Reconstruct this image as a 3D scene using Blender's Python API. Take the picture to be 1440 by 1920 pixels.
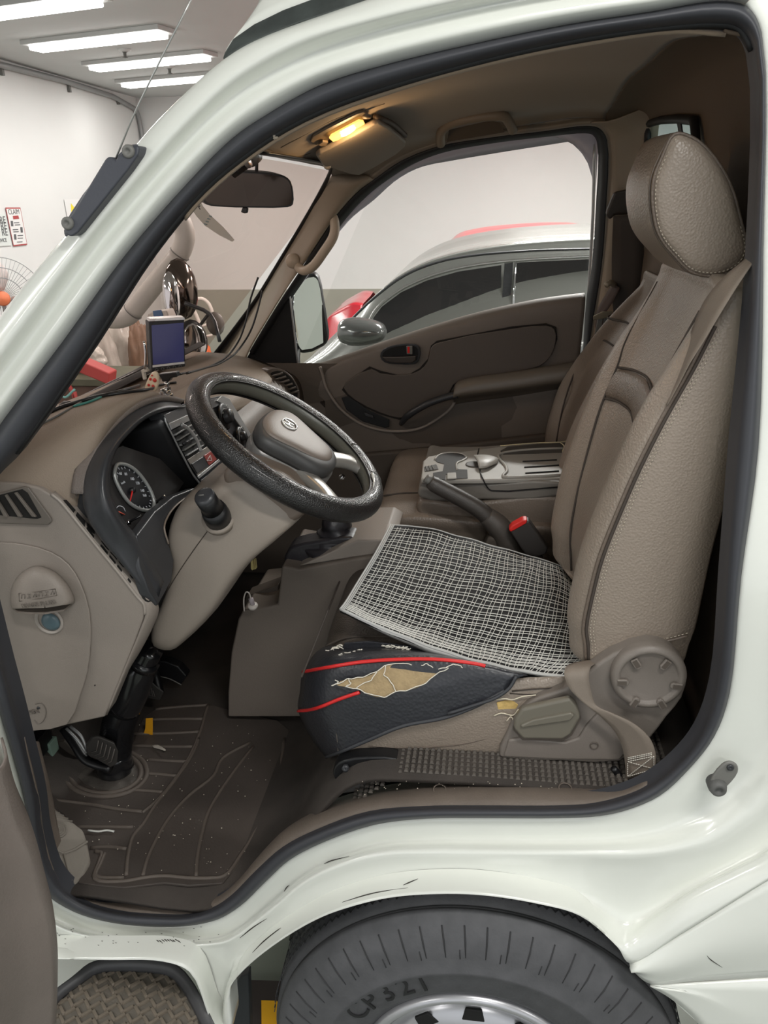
import bpy, bmesh, math, random
from mathutils import Vector as V, Matrix
random.seed(7)
PI = math.pi
for o in list(bpy.data.objects): bpy.data.objects.remove(o)
scn = bpy.context.scene
COL = scn.collection

# ------------------------------------------------------------ camera
FPX, YAW, PIT, ROLL = 1450.0, math.radians(7.8), math.radians(21.94), .02
CP0 = V((0, -.92, 1.72))
FW = V((-math.sin(YAW)*math.cos(PIT), math.cos(YAW)*math.cos(PIT), -math.sin(PIT)))
_r0 = V((math.cos(YAW), math.sin(YAW), 0)); _u0 = _r0.cross(FW)
RT = _r0*math.cos(ROLL) - _u0*math.sin(ROLL); UP = _u0*math.cos(ROLL) + _r0*math.sin(ROLL)
cd = bpy.data.cameras.new('camera'); cam = bpy.data.objects.new('camera', cd); COL.objects.link(cam)
cam.matrix_world = Matrix(((RT.x, UP.x, -FW.x, CP0.x), (RT.y, UP.y, -FW.y, CP0.y), (RT.z, UP.z, -FW.z, CP0.z), (0, 0, 0, 1)))
cd.sensor_fit = 'VERTICAL'; cd.sensor_height = 24; cd.lens = FPX/1920*24; cd.clip_start = .02; cd.clip_end = 60
scn.camera = cam

# ------------------------------------------------------------ world, light, exposure
wd = bpy.data.worlds.new('world'); scn.world = wd; wd.use_nodes = True
wd.node_tree.nodes['Background'].inputs[0].default_value = (.93, .97, 1, 1)
wd.node_tree.nodes['Background'].inputs[1].default_value = .9
vs = scn.view_settings; vs.view_transform = 'Standard'; vs.look = 'None'; vs.gamma = 1; vs.use_curve_mapping = False
vs.exposure = .13
def area(name, loc, rot, sx, sy, power, col=(1, 1, 1)):
    l = bpy.data.lights.new(name, 'AREA'); l.shape = 'RECTANGLE'; l.size = sx; l.size_y = sy; l.energy = power; l.color = col
    o = bpy.data.objects.new(name, l); COL.objects.link(o); o.location = loc; o.rotation_euler = rot; return o
# rows of fluorescent ceiling fittings (their meshes are built with the ceiling)
LAMPS = [(-2.7, 3.93), (-2.7, 4.86), (-2.72, 5.77), (-2.9, 6.75), (-2.7, 2.0), (-2.7, -.6), (-2.7, -2.6),
         (.6, -.9), (.6, -2.8), (.6, 3.2), (.6, 5.6), (3.6, -1.4), (3.6, 2.4), (3.6, 5.2)]
for i, (x, y) in enumerate(LAMPS):
    near = y < 2.5
    area('ceiling_lamp_light', (x, y, 2.735), (0, 0, -.25), 1.05, .12, 22 if near else ((95 if y > 3 else 30) if x > 0 else 10), (1, .985, .95))

# ------------------------------------------------------------ pixel rays onto real planes
def ray(px, py): return FW*FPX + RT*(px-720) - UP*(py-960)
def PL(px, py, n, c):
    d = ray(px, py); n = V(n); return CP0 + d*((c - n.dot(CP0))/n.dot(d))
def PX(px, py, x): return PL(px, py, (1, 0, 0), x)
def PY(px, py, y): return PL(px, py, (0, 1, 0), y)
def PZ(px, py, z): return PL(px, py, (0, 0, 1), z)
def BS(px, py, off=0.):          # driver's side of the cab, leaning in above the belt line
    q = PY(px, py, off); return q if q.z < 1.2 else PL(px, py, (0, 1, -.2), off-.24)
def FS(px, py, w=1.56):          # passenger's side, the same mirrored
    q = PY(px, py, w); return q if q.z < 1.2 else PL(px, py, (0, 1, .2), w+.24)
def DP(px, py, off=0.): return PL(px, py, (1, 0, .22), -.3286+off)   # plane of the instrument cowl
def py_(pts, y): return [PY(a, b, y) for a, b in pts]

# ------------------------------------------------------------ materials
MATS = {}
def mat(name, col, rough=.5, metal=0., bump=0., bscale=300, var=0., vscale=6, coat=0., spec=.5, emit=None, estr=0., sheen=0, vor=False, col2=None, alpha=None):
    if name in MATS: return MATS[name]
    m = bpy.data.materials.new(name); m.use_nodes = True; nt = m.node_tree; b = nt.nodes['Principled BSDF']
    c = tuple(((k/255+.055)/1.055)**2.4 if k > 10 else k/255/12.92 for k in col)+(1,)
    b.inputs['Base Color'].default_value = c; b.inputs['Roughness'].default_value = rough; b.inputs['Metallic'].default_value = metal
    b.inputs['Coat Weight'].default_value = coat; b.inputs['Coat Roughness'].default_value = .06; b.inputs['Specular IOR Level'].default_value = spec
    if sheen: b.inputs['Sheen Weight'].default_value = sheen
    if emit: b.inputs['Emission Color'].default_value = emit+(1,); b.inputs['Emission Strength'].default_value = estr
    tc = nt.nodes.new('ShaderNodeTexCoord')
    if bump:
        if vor:
            n = nt.nodes.new('ShaderNodeTexVoronoi'); n.inputs['Scale'].default_value = bscale; out = n.outputs['Distance']
        else:
            n = nt.nodes.new('ShaderNodeTexNoise'); n.inputs['Scale'].default_value = bscale; n.inputs['Detail'].default_value = 4; out = n.outputs[0]
        nt.links.new(tc.outputs['Object'], n.inputs['Vector'])
        bp = nt.nodes.new('ShaderNodeBump'); bp.inputs['Strength'].default_value = bump; bp.inputs['Distance'].default_value = .002
        nt.links.new(out, bp.inputs['Height']); nt.links.new(bp.outputs[0], b.inputs['Normal'])
    if var:
        n = nt.nodes.new('ShaderNodeTexNoise'); n.inputs['Scale'].default_value = vscale; n.inputs['Detail'].default_value = 6
        nt.links.new(tc.outputs['Object'], n.inputs['Vector'])
        r = nt.nodes.new('ShaderNodeValToRGB'); r.color_ramp.elements[0].position = .35; r.color_ramp.elements[1].position = .68
        c2 = tuple(k*(1-var) for k in c[:3])+(1,) if col2 is None else tuple(((k/255+.055)/1.055)**2.4 for k in col2)+(1,)
        r.color_ramp.elements[0].color = c2; r.color_ramp.elements[1].color = c
        nt.links.new(n.outputs[0], r.inputs[0]); nt.links.new(r.outputs[0], b.inputs['Base Color'])
    MATS[name] = m; return m
def glass(name, tint, gloss=.06, rough=.0):
    m = bpy.data.materials.new(name); m.use_nodes = True; nt = m.node_tree; nt.nodes.clear()
    o = nt.nodes.new('ShaderNodeOutputMaterial'); mx = nt.nodes.new('ShaderNodeMixShader'); t = nt.nodes.new('ShaderNodeBsdfTransparent'); g = nt.nodes.new('ShaderNodeBsdfGlossy')
    t.inputs[0].default_value = tint+(1,); g.inputs['Roughness'].default_value = rough; mx.inputs[0].default_value = gloss
    nt.links.new(t.outputs[0], mx.inputs[1]); nt.links.new(g.outputs[0], mx.inputs[2]); nt.links.new(mx.outputs[0], o.inputs[0]); return m
PAINT = mat('cream_paint', (229, 231, 224), .22, coat=.6, var=.04, vscale=3)
RUBBER = mat('seal_rubber', (60, 61, 66), .5, spec=.4)
RUBBERD = mat('black_rubber', (28, 28, 30), .55)
PLAS = mat('taupe_plastic', (140, 131, 123), .5, bump=.25, bscale=420, spec=.4)
PLASD = mat('dark_taupe_plastic', (112, 103, 95), .52, bump=.25, bscale=380, spec=.35)
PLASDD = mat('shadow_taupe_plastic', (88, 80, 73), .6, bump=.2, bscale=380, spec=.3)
DASH = mat('dash_top_vinyl', (136, 122, 108), .6, bump=.5, bscale=500, spec=.35)
LEATH = mat('taupe_leather', (142, 130, 118), .36, bump=.35, bscale=260, vor=True, spec=.5)
LEATHD = mat('brown_leather', (104, 92, 82), .42, bump=.3, bscale=260, vor=True)
STITCH = mat('stitch_thread', (176, 165, 150), .8)
SEAM = mat('seam_groove', (66, 58, 52), .8)
HEAD = mat('headliner_cloth', (132, 116, 98), .9, bump=.3, bscale=700, sheen=.2)
TRIM = mat('pillar_trim', (140, 125, 108), .6, bump=.15, bscale=500)
BLACK = mat('black_plastic', (22, 22, 24), .4)
BLACKM = mat('black_matte', (14, 13, 14), .75)
SATIN = mat('satin_black', (52, 53, 56), .34, bump=.1, bscale=500)
SILVER = mat('silver_paint', (178, 178, 178), .35, metal=.5)
CHROME = mat('chrome', (225, 225, 228), .08, metal=1)
GREYP = mat('grey_plastic', (112, 111, 107), .5, bump=.15, bscale=500)
WHITE = mat('white_cloth', (215, 215, 210), .8)
RED = mat('red_plastic', (214, 36, 34), .4)
WEB = mat('belt_webbing', (128, 117, 106), .62, bump=.3, bscale=900)
WEBD = mat('dark_webbing', (62, 54, 48), .75)
CARPET = mat('dark_floor_mat', (66, 59, 54), .8, bump=.5, bscale=900, var=.35, vscale=9)
MATR = mat('rubber_mat', (78, 70, 65), .62, bump=.35, bscale=200, var=.25, vscale=7)

# ------------------------------------------------------------ mesh helpers
def link(o, parent=None):
    COL.objects.link(o)
    if parent: o.parent = parent
    return o
def empty(name, loc=(0, 0, 0)):
    o = bpy.data.objects.new(name, None); o.empty_display_size = .05; COL.objects.link(o); o.location = loc
    return o
def tag(o, label, cat=None, group=None):
    o['label'] = label
    if cat: o['category'] = cat
    if group: o['group'] = group
    return o
def mesh(name, vs_, fs, m, parent=None, smooth=True, kind=None):
    me = bpy.data.meshes.new(name); off = parent.location if parent and parent.type == 'EMPTY' else V((0, 0, 0))
    if parent and parent.type != 'EMPTY':
        p = parent
        off = V((0, 0, 0))
        while p: off = off + p.location; p = p.parent
    me.from_pydata([tuple(V(v)-off) for v in vs_], [], fs); me.materials.append(m)
    if smooth: me.polygons.foreach_set('use_smooth', [True]*len(me.polygons))
    me.update(); o = bpy.data.objects.new(name, me); link(o, parent)
    if kind: o['kind'] = kind
    return o
def fixn(o):
    bm = bmesh.new(); bm.from_mesh(o.data); bmesh.ops.recalc_face_normals(bm, faces=bm.faces); bm.to_mesh(o.data); bm.free(); return o
def cr(P, n=6, closed=False):
    P = [V(p) for p in P]; N = len(P)
    if N < 3 and not closed:
        return [P[0].lerp(P[-1], i/n) for i in range(n+1)]
    out = []; segs = N if closed else N-1
    for i in range(segs):
        if closed: a, b, c, d = P[(i-1) % N], P[i], P[(i+1) % N], P[(i+2) % N]
        else:
            b, c = P[i], P[i+1]; a = P[i-1] if i else b*2-c; d = P[i+2] if i+2 < N else c*2-b
        ta = max((b-a).length, 1e-6)**.5; tb = max((c-b).length, 1e-6)**.5; tc_ = max((d-c).length, 1e-6)**.5
        m1 = (c-b) + tb*((b-a)/ta - (c-a)/(ta+tb)) if (b-a).length > 1e-6 else c-b
        m2 = (c-b) + tb*((d-c)/tc_ - (d-b)/(tb+tc_)) if (d-c).length > 1e-6 else c-b
        for k in range(n):
            t = k/n; out.append(b*(2*t**3-3*t*t+1)+m1*(t**3-2*t*t+t)+c*(-2*t**3+3*t*t)+m2*(t**3-t*t))
    if not closed: out.append(P[-1].copy())
    return out
def sol(o, t, off=-1.):
    if t:
        s = o.modifiers.new('s', 'SOLIDIFY'); s.thickness = t; s.offset = off
    return o
def bev(o, w, seg=2, ang=.6):
    if w:
        b = o.modifiers.new('b', 'BEVEL'); b.width = w; b.segments = seg; b.limit_method = 'ANGLE'; b.angle_limit = ang; b.harden_normals = True
    return o
def loft(name, rows, m, parent=None, su=4, sv=4, cu=False, cv=False, thick=0., off=-1., caps=False, kind=None, smooth=True):
    R_ = [cr(r, su, cu) if su > 1 else [V(p) for p in r] for r in rows]
    if sv > 1:
        cols = [cr([r[j] for r in R_], sv, cv) for j in range(len(R_[0]))]
        R_ = [[c[i] for c in cols] for i in range(len(cols[0]))]
    nr, nc = len(R_), len(R_[0]); vv = [p for r in R_ for p in r]; ff = []
    for i in range(nr if cv else nr-1):
        for j in range(nc if cu else nc-1):
            a = i*nc+j; b = i*nc+(j+1) % nc; c = ((i+1) % nr)*nc+(j+1) % nc; d = ((i+1) % nr)*nc+j
            ff.append((a, b, c, d))
    if caps:
        ff.append(tuple(range(nc))[::-1]); ff.append(tuple((nr-1)*nc+j for j in range(nc)))
    o = mesh(name, vv, ff, m, parent, smooth, kind)
    if caps: fixn(o)
    return sol(o, thick, off)
def prism(name, pts, d, m, parent=None, bw=.004, n=1, seg=3, kind=None):
    P = cr(pts, n, True) if n > 1 else [V(p) for p in pts]; d = V(d); k = len(P)
    ff = [tuple(range(k))[::-1], tuple(range(k, 2*k))] + [(i, (i+1) % k, (i+1) % k+k, i+k) for i in range(k)]
    o = mesh(name, P+[p+d for p in P], ff, m, parent, True, kind); fixn(o); return bev(o, bw, seg, .5 if n == 1 else .9) if bw else flat(o)
def flat(o):
    o.data.polygons.foreach_set('use_smooth', [False]*len(o.data.polygons)); return o
def box(name, c, s, m, parent=None, bw=.003, rot=None, kind=None):
    M = rot.to_matrix() if hasattr(rot, 'to_matrix') else (rot or Matrix.Identity(3)); c = V(c)
    vv = [c+M @ V((x*s[0]/2, y*s[1]/2, z*s[2]/2)) for x in (-1, 1) for y in (-1, 1) for z in (-1, 1)]
    ff = [(0, 1, 3, 2), (4, 6, 7, 5), (0, 4, 5, 1), (2, 3, 7, 6), (0, 2, 6, 4), (1, 5, 7, 3)]
    o = mesh(name, vv, ff, m, parent, True, kind)
    return bev(o, bw) if bw else flat(o)
def frame(P, closed=False):
    N = len(P); T = []
    for i in range(N):
        a = P[(i-1) % N] if (closed or i) else P[i]; b = P[(i+1) % N] if (closed or i < N-1) else P[i]
        T.append((b-a).normalized())
    up = V((0, 0, 1)) if abs(T[0].z) < .9 else V((1, 0, 0)); x = (up - T[0]*up.dot(T[0])).normalized(); X = [x]
    for i in range(1, N):
        x = x - T[i]*x.dot(T[i]); x.normalize(); X.append(x.copy())
    return T, X
def tube(name, pts, r, m, parent=None, n=6, sides=8, closed=False, sq=1., kind=None, ref=None):
    P = cr(pts, n, closed) if n > 1 else [V(p) for p in pts]; T, X = frame(P, closed); vv = []; N = len(P)
    rr = r if isinstance(r, (list, tuple)) else None
    for i, p in enumerate(P):
        if rr:
            f = i/(N-1)*(len(rr)-1); k = min(int(f), len(rr)-2); q = rr[k]+(rr[k+1]-rr[k])*(f-k)
        else: q = r
        x = X[i]
        if ref is not None: x = (V(ref)-T[i]*V(ref).dot(T[i])).normalized()
        y = T[i].cross(x)
        for s in range(sides):
            a = 2*PI*s/sides; vv.append(p + x*math.cos(a)*q + y*math.sin(a)*q*sq)
    ff = []
    for i in range(N if closed else N-1):
        for s in range(sides):
            a = i*sides+s; b = i*sides+(s+1) % sides; j = (i+1) % N; ff.append((a, b, j*sides+(s+1) % sides, j*sides+s))
    if not closed: ff += [tuple(range(sides))[::-1], tuple((N-1)*sides+s for s in range(sides))]
    return mesh(name, vv, ff, m, parent, True, kind)
def lathe(name, c, ax, prof, m, parent=None, n=32, kind=None, a0=0., a1=2*PI):
    ax = V(ax).normalized(); x = (V((0, 0, 1)) if abs(ax.z) < .9 else V((1, 0, 0))).cross(ax).normalized(); y = ax.cross(x); c = V(c); vv = []
    full = abs(a1-a0-2*PI) < 1e-3; nn = n if full else n+1
    for r, h in prof:
        for s in range(nn):
            a = a0+(a1-a0)*s/n; vv.append(c+ax*h+(x*math.cos(a)+y*math.sin(a))*max(r, 1e-5))
    ff = [(i*nn+s, i*nn+(s+1) % nn, (i+1)*nn+(s+1) % nn, (i+1)*nn+s) for i in range(len(prof)-1) for s in range(n)]
    return fixn(mesh(name, vv, ff, m, parent, True, kind))
def ribbon(name, A, B, m, parent=None, n=8, t=.0016, cross=3, bulge=0.):
    a = cr(A, n); b = cr(B, n); rows = [[p.lerp(q, k/cross) for k in range(cross+1)] for p, q in zip(a, b)]
    return loft(name, rows, m, parent, 1, 1, thick=t, off=0)
def text(name, body, loc, xdir, ydir, size, m, parent=None, ext=.0004, align='CENTER'):
    c = bpy.data.curves.new(name, 'FONT'); c.body = body; c.size = size; c.extrude = ext; c.align_x = align; c.align_y = 'CENTER'; c.materials.append(m)
    o = bpy.data.objects.new(name, c)
    x = V(xdir).normalized(); y = (V(ydir)-x*V(ydir).dot(x)).normalized(); z = x.cross(y)
    off = V((0, 0, 0)); p = parent
    while p: off = off+p.location; p = p.parent
    L = V(loc)-off
    # turned into a mesh so that it is real lettering geometry
    dg = bpy.data.objects.new(name+'_t', c); COL.objects.link(dg); bpy.context.view_layer.update()
    me = bpy.data.meshes.new_from_object(dg.evaluated_get(bpy.context.evaluated_depsgraph_get())); bpy.data.objects.remove(dg)
    me.transform(Matrix(((x.x, y.x, z.x, L.x), (x.y, y.y, z.y, L.y), (x.z, y.z, z.z, L.z), (0, 0, 0, 1))))
    o = bpy.data.objects.new(name, me)
    if not me.materials: me.materials.append(m)
    return link(o, parent)
def dashes(name, paths, m, parent=None, r=.0007, step=.006, fill=.6, closed=False):
    """a seam's stitches: many short beads along a path, one part"""
    vv, ff = [], []
    for P in paths:
        P = cr(P, 8, closed); L = [0]
        for a, b in zip(P, P[1:]): L.append(L[-1]+(b-a).length)
        def pos(s):
            for i in range(len(L)-1):
                if L[i+1] >= s: return P[i].lerp(P[i+1], (s-L[i])/max(L[i+1]-L[i], 1e-9))
            return P[-1]
        s = 0
        while s+step*fill < L[-1]:
            a, b = pos(s), pos(s+step*fill); t = (b-a).normalized(); x = t.orthogonal().normalized(); y = t.cross(x); k = len(vv)
            for c in (a, b):
                for q in range(4): vv.append(c+(x*math.cos(q*PI/2)+y*math.sin(q*PI/2))*r)
            ff += [(k+q, k+(q+1) % 4, k+4+(q+1) % 4, k+4+q) for q in range(4)]+[(k+3, k+2, k+1, k), (k+4, k+5, k+6, k+7)]
            s += step
    o = mesh(name, vv, ff, m, parent, True, 'stuff'); return o

#@@SHELL
# ------------------------------------------------------------ the workshop room
WALLM = mat('white_wall', (222, 221, 219), .85, var=.05, vscale=1.2)
CEILM = mat('white_ceiling', (200, 201, 200), .9, var=.05, vscale=2)
DADO = mat('grey_dado', (160, 158, 146), .6, var=.08, vscale=2)
FLOORM = mat('green_grey_floor', (120, 126, 116), .3, var=.2, vscale=1.5)
def st(o):
    o['kind'] = 'structure'; return o
st(box('floor', (.5, 2, -.16), (9.2, 13, .1), FLOORM, None, 0))
st(box('ceiling', (.5, 2, 2.85), (9.2, 13, .1), CEILM, None, 0))
st(box('wall_left', (-3.9, 2, 1.345), (.1, 12.4, 2.91), WALLM, None, 0))
st(box('wall_far', (.5, 8.15, 1.345), (9, .1, 2.91), WALLM, None, 0))
st(box('wall_right', (5.0, 2, 1.345), (.1, 12.4, 2.91), WALLM, None, 0))
st(box('trim_1', (.5, 8.09, .34), (8.6, .03, .9), DADO, None, 0))
LAMPM = mat('lamp_diffuser', (255, 255, 255), .5, emit=(1, .99, .96), estr=7)
LFRAME = mat('lamp_frame', (190, 190, 188), .5)
for i, (x, y) in enumerate(LAMPS):
    t = empty('ceiling_lamp', (x, y, 2.8)); lab = ['white fluorescent ceiling lamp nearest the top left corner of the photo', 'white fluorescent ceiling lamp, second from the top left', 'white fluorescent ceiling lamp, third from the top left', 'white fluorescent ceiling lamp farthest back, touching the windscreen pillar'][i] if i < 4 else 'white fluorescent ceiling lamp out of view over the workshop'
    tag(t, lab, 'ceiling lamp', 'workshop ceiling lamps')
    Rz = Matrix.Rotation(-.25, 3, 'Z')
    box('lamp_frame', (x, y, 2.785), (1.16, .2, .03), LFRAME, t, .004, Rz)
    box('diffuser', (x, y, 2.757), (1.08, .13, .035), LAMPM, t, .008, Rz)
for px, py in ((233, 92), (317, 124)):
    q = PZ(px, py, 2.8); t = tag(empty('sprinkler', q), 'small ceiling sprinkler head between the %s lamps' % ('second and third' if px < 300 else 'third and farthest'), 'sprinkler', 'ceiling sprinklers')
    lathe('escutcheon', q, (0, 0, -1), [(0, 0), (.05, 0), (.045, .012), (.02, .02)], LFRAME, t, 12); lathe('nozzle', q, (0, 0, -1), [(.012, .01), (.012, .05), (.025, .055), (0, .06)], GREYP, t, 8)
PIPEM = mat('galvanised_pipe', (150, 150, 150), .45, metal=.3)
t = tag(empty('wall_pipe', (-3.8, 5, 2.7)), 'thin galvanised pipe running under the ceiling along the white left wall', 'pipe')
tube('pipe', [(-3.82, 1, 2.68), (-3.82, 7.95, 2.68), (-3.82, 8.03, 2.6), (-3.82, 8.05, 1.7)], .024, PIPEM, t, 6, 8)
for y in (4.0, 5.55, 6.6, 7.6): box('pipe_clamp', (-3.84, y, 2.72), (.03, .03, .07), GREYP, t, 0)
# posters on the left wall
XW = -3.845
POST = mat('poster_paper', (226, 224, 222), .6); PFR = mat('poster_red', (170, 70, 70), .6); INK = mat('poster_ink', (90, 90, 92), .7)
def wp(px, py, e=0.): return PX(px, py, XW+.002+e)
t = tag(empty('claim_poster', wp(35, 425)), 'narrow red-framed claim notice poster on white wall', 'poster')
c = [wp(10, 389), (wp(38, 389)), wp(51, 459), wp(25, 462)]
prism('poster_sheet', c, (.001, 0, 0), POST, t, 0)
prism('poster_border', c + [], (.0012, 0, 0), PFR, t, 0) ; 
cc = sum((V(p) for p in c), V())/4; prism('poster_face', [cc+(V(p)-cc)*.93+V((.0006, 0, 0)) for p in c], (.0014, 0, 0), POST, t, 0)
yd = (wp(10, 389)-wp(25, 462)); xd = V((0, 1, 0)); 
text('poster_text', 'CLAIM', wp(26, 397.5, .003), xd, yd, .055, INK, t)
prism('poster_band', [wp(24, 405, .003), wp(34, 404, .003), wp(36, 410, .003), wp(25, 411, .003)], (.001, 0, 0), PFR, t, 0)
for a, b, s in ((22, 419, 0), (40, 431, 0), (28, 444, 0)):
    prism('poster_picture', [wp(a-2, b-5, .003), wp(a+2, b-5, .003), wp(a+3, b+5, .003), wp(a-1, b+5, .003)], (.001, 0, 0), INK, t, 0)
for a, b in ((31, 417), (33, 421), (29, 430), (30, 434), (38, 441), (38, 446), (37, 453)):
    prism('poster_line', [wp(a-5, b, .003), wp(a+5, b-.5, .003), wp(a+5, b+1, .003), wp(a-5, b+1.5, .003)], (.001, 0, 0), INK, t, 0)
t = tag(empty('price_poster', wp(0, 430)), 'pale printed notice left of the claim poster on wall', 'poster')
prism('poster_sheet', [wp(-40, 402), wp(9, 401), wp(22, 460), wp(-26, 464)], (.001, 0, 0), mat('poster_green', (214, 218, 214), .6), t, 0)
for k, b in enumerate((413, 424, 436)): text('poster_text', 'RE', wp(5+k*2, b, .003), xd, yd, .075, INK, t)
text('poster_text', 'SERVICE', wp(3, 451, .003), xd, yd, .04, INK, t)
t = tag(empty('warning_sign', wp(140, 400)), 'small yellow warning triangle sheet on white wall behind aerial base', 'sign')
prism('sign_sheet', [wp(120, 374), wp(152, 373), wp(160, 425), wp(130, 428)], (.001, 0, 0), POST, t, 0)
prism('warning_triangle', [wp(133, 381, .002), wp(150, 403, .002), wp(134, 412, .002)], (.001, 0, 0), mat('warning_yellow', (235, 215, 50), .5), t, 0)
# standing fan at the left edge
fc = PX(5, 560, -3.3); t = tag(empty('standing_fan', (fc.x, fc.y, -.11)), 'electric standing fan with wire guard and orange hub, left edge', 'fan')
FG = mat('fan_wire', (150, 150, 150), .4); fax = (CP0-fc).normalized(); fr = .27
for k in range(60):
    a = 2*PI*k/60; x = fax.orthogonal().normalized(); y = fax.cross(x); d = x*math.cos(a)+y*math.sin(a)
    tube('guard_wire', [fc+fax*.07+d*.05, fc+fax*.06+d*fr*.6, fc+d*fr], .0016, FG, t, 2, 4)
for q, h in ((1, 0), (.75, .045), (.5, .06)): lathe('guard_ring', fc, fax, [(fr*q-.003, h), (fr*q, h+.003), (fr*q+.003, h), (fr*q, h-.003), (fr*q-.003, h)], FG, t, 48)
lathe('fan_hub', fc, fax, [(0, .085), (.04, .08), (.05, .06), (.05, -.12), (0, -.13)], mat('orange_plastic', (222, 120, 80), .5), t, 16)
BL = mat('fan_blade', (214, 200, 196), .3)
for k in range(3):
    a = 2*PI*k/3; d = x*math.cos(a)+y*math.sin(a); e = fax.cross(d)
    loft('fan_blade', [[fc+d*.05-e*.03, fc+d*.05+e*.03+fax*.01], [fc+d*.15-e*.09, fc+d*.15+e*.08+fax*.03], [fc+d*.24-e*.06, fc+d*.24+e*.08+fax*.03]], BL, t, 3, 3, thick=.002)
tube('fan_pole', [fc-fax*.05-V((0, 0, .05)), (fc.x, fc.y, -.07)], .014, GREYP, t, 2); lathe('fan_base', (fc.x, fc.y, -.11), (0, 0, 1), [(0, .03), (.2, .025), (.22, 0), (0, 0)], GREYP, t, 24)

# ------------------------------------------------------------ the truck: painted driver's side
truck = tag(empty('truck', (0, .8, 0)), 'cream cab-over truck with its driver door open, shown from the side', 'truck')
O_ = (.078, .075, .073, .044, .047, .040, .018, -.004)
LOW = [  # seal edge | band | ridge | second edge | lip top | lip
 ((1400, 5), (1430, -20), (1500, -60), (1540, -80), (1600, -100), (1700, -120)),
 ((1428, 60), (1450, 50), (1500, 50), (1530, 50), (1580, 50), (1750, 50)),
 ((1431, 480), (1446, 480), (1500, 480), (1530, 480), (1560, 480), (1750, 500)),
 ((1422, 840), (1438, 840), (1500, 850), (1530, 860), (1560, 870), (1750, 900)),
 ((1390, 1080), (1410, 1085), (1500, 1110), (1530, 1120), (1560, 1140), (1750, 1200)),
 ((1368, 1300), (1386, 1310), (1490, 1400), (1510, 1460), (1545, 1500), (1600, 1560)),
 ((1352, 1350), (1370, 1364), (1440, 1489), (1440, 1549), (1440, 1600), (1440, 1650)),
 ((1330, 1393), (1347, 1412), (1400, 1525), (1400, 1573), (1375, 1636), (1372, 1692)),
 ((1294, 1440), (1306, 1465), (1335, 1568), (1345, 1604), (1290, 1680), (1275, 1752)),
 ((1237, 1492), (1244, 1515), (1262, 1588), (1270, 1622), (1222, 1728), (1181, 1806)),
 ((1181, 1517), (1186, 1538), (1190, 1596), (1195, 1629), (1170, 1755), (1158, 1776)),
 ((1125, 1530), (1126, 1548), (1110, 1597), (1112, 1628), (1098, 1704), (1087, 1717)),
 ((1050, 1534), (1048, 1552), (1030, 1597), (1030, 1628), (1014, 1682), (1010, 1695)),
 ((900, 1534), (900, 1552), (900, 1596), (900, 1627), (898, 1664), (897, 1678)),
 ((800, 1535), (800, 1553), (800, 1595), (800, 1626), (800, 1664), (800, 1677)),
 ((700, 1547), (704, 1564), (712, 1600), (716, 1628), (722, 1672), (726, 1684)),
 ((600, 1582), (606, 1598), (622, 1627), (632, 1648), (650, 1690), (655, 1701)),
 ((542, 1613), (550, 1630), (566, 1657), (574, 1672), (590, 1712), (598, 1722)),
 ((500, 1651), (508, 1668), (520, 1696), (527, 1707), (520, 1755), (524, 1765)),
 ((450, 1699), (458, 1715), (470, 1735), (478, 1750), (452, 1812), (458, 1818)),
 ((430, 1712), (438, 1728), (446, 1753), (452, 1764), (424, 1850), (430, 1856)),
 ((408, 1724), (416, 1742), (420, 1766), (426, 1776), (412, 1930), (428, 1940)),
 ((354, 1736), (358, 1750), (366, 1772), (370, 1780), (395, 1900), (402, 1925)),
 ((325, 1738), (326, 1752), (330, 1771), (333, 1778), (352, 1810), (356, 1822)),
 ((292, 1738), (292, 1752), (292, 1769), (292, 1777), (304, 1790), (306, 1803)),
 ((208, 1730), (206, 1742), (205, 1762), (204, 1770), (202, 1784), (200, 1800)),
 ((137, 1709), (132, 1722), (120, 1742), (114, 1752), (102, 1776), (96, 1798)),
 ((83, 1672), (76, 1682), (60, 1702), (46, 1715), (0, 1760), (-20, 1790)),
 ((54, 1588), (48, 1591), (34, 1600), (20, 1608), (-30, 1640), (-60, 1660)),
 ((46, 1505), (40, 1507), (26, 1512), (10, 1516), (-40, 1530), (-70, 1535)),
 ((17, 1395), (10, 1397), (-5, 1400), (-20, 1403), (-60, 1410), (-90, 1415)),
 ((0, 1340), (-10, 1342), (-25, 1345), (-40, 1350), (-80, 1360), (-110, 1360)),
 ((-30, 1200), (-40, 1200), (-60, 1200), (-80, 1200), (-110, 1200), (-140, 1200)),
 ((-60, 950), (-70, 945), (-90, 940), (-110, 935), (-140, 930), (-170, 930))]
rows = []
for r in LOW:
    lp_ = lambda u, v, t: (u[0]+(v[0]-u[0])*t, u[1]+(v[1]-u[1])*t)
    r = (r[0], r[1], lp_(r[1], r[2], .55), r[2], r[3], lp_(r[3], r[4], .78), r[4], r[5])
    q = [BS(a, b, o) for (a, b), o in zip(r, O_)]; q.insert(0, q[0]+V((0, .03, 0))); q.append(q[-1]+V((0, .05, 0))); rows.append(q)
lo_panel = loft('lower_side_panel', rows, PAINT, truck, 4, 5)
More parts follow.
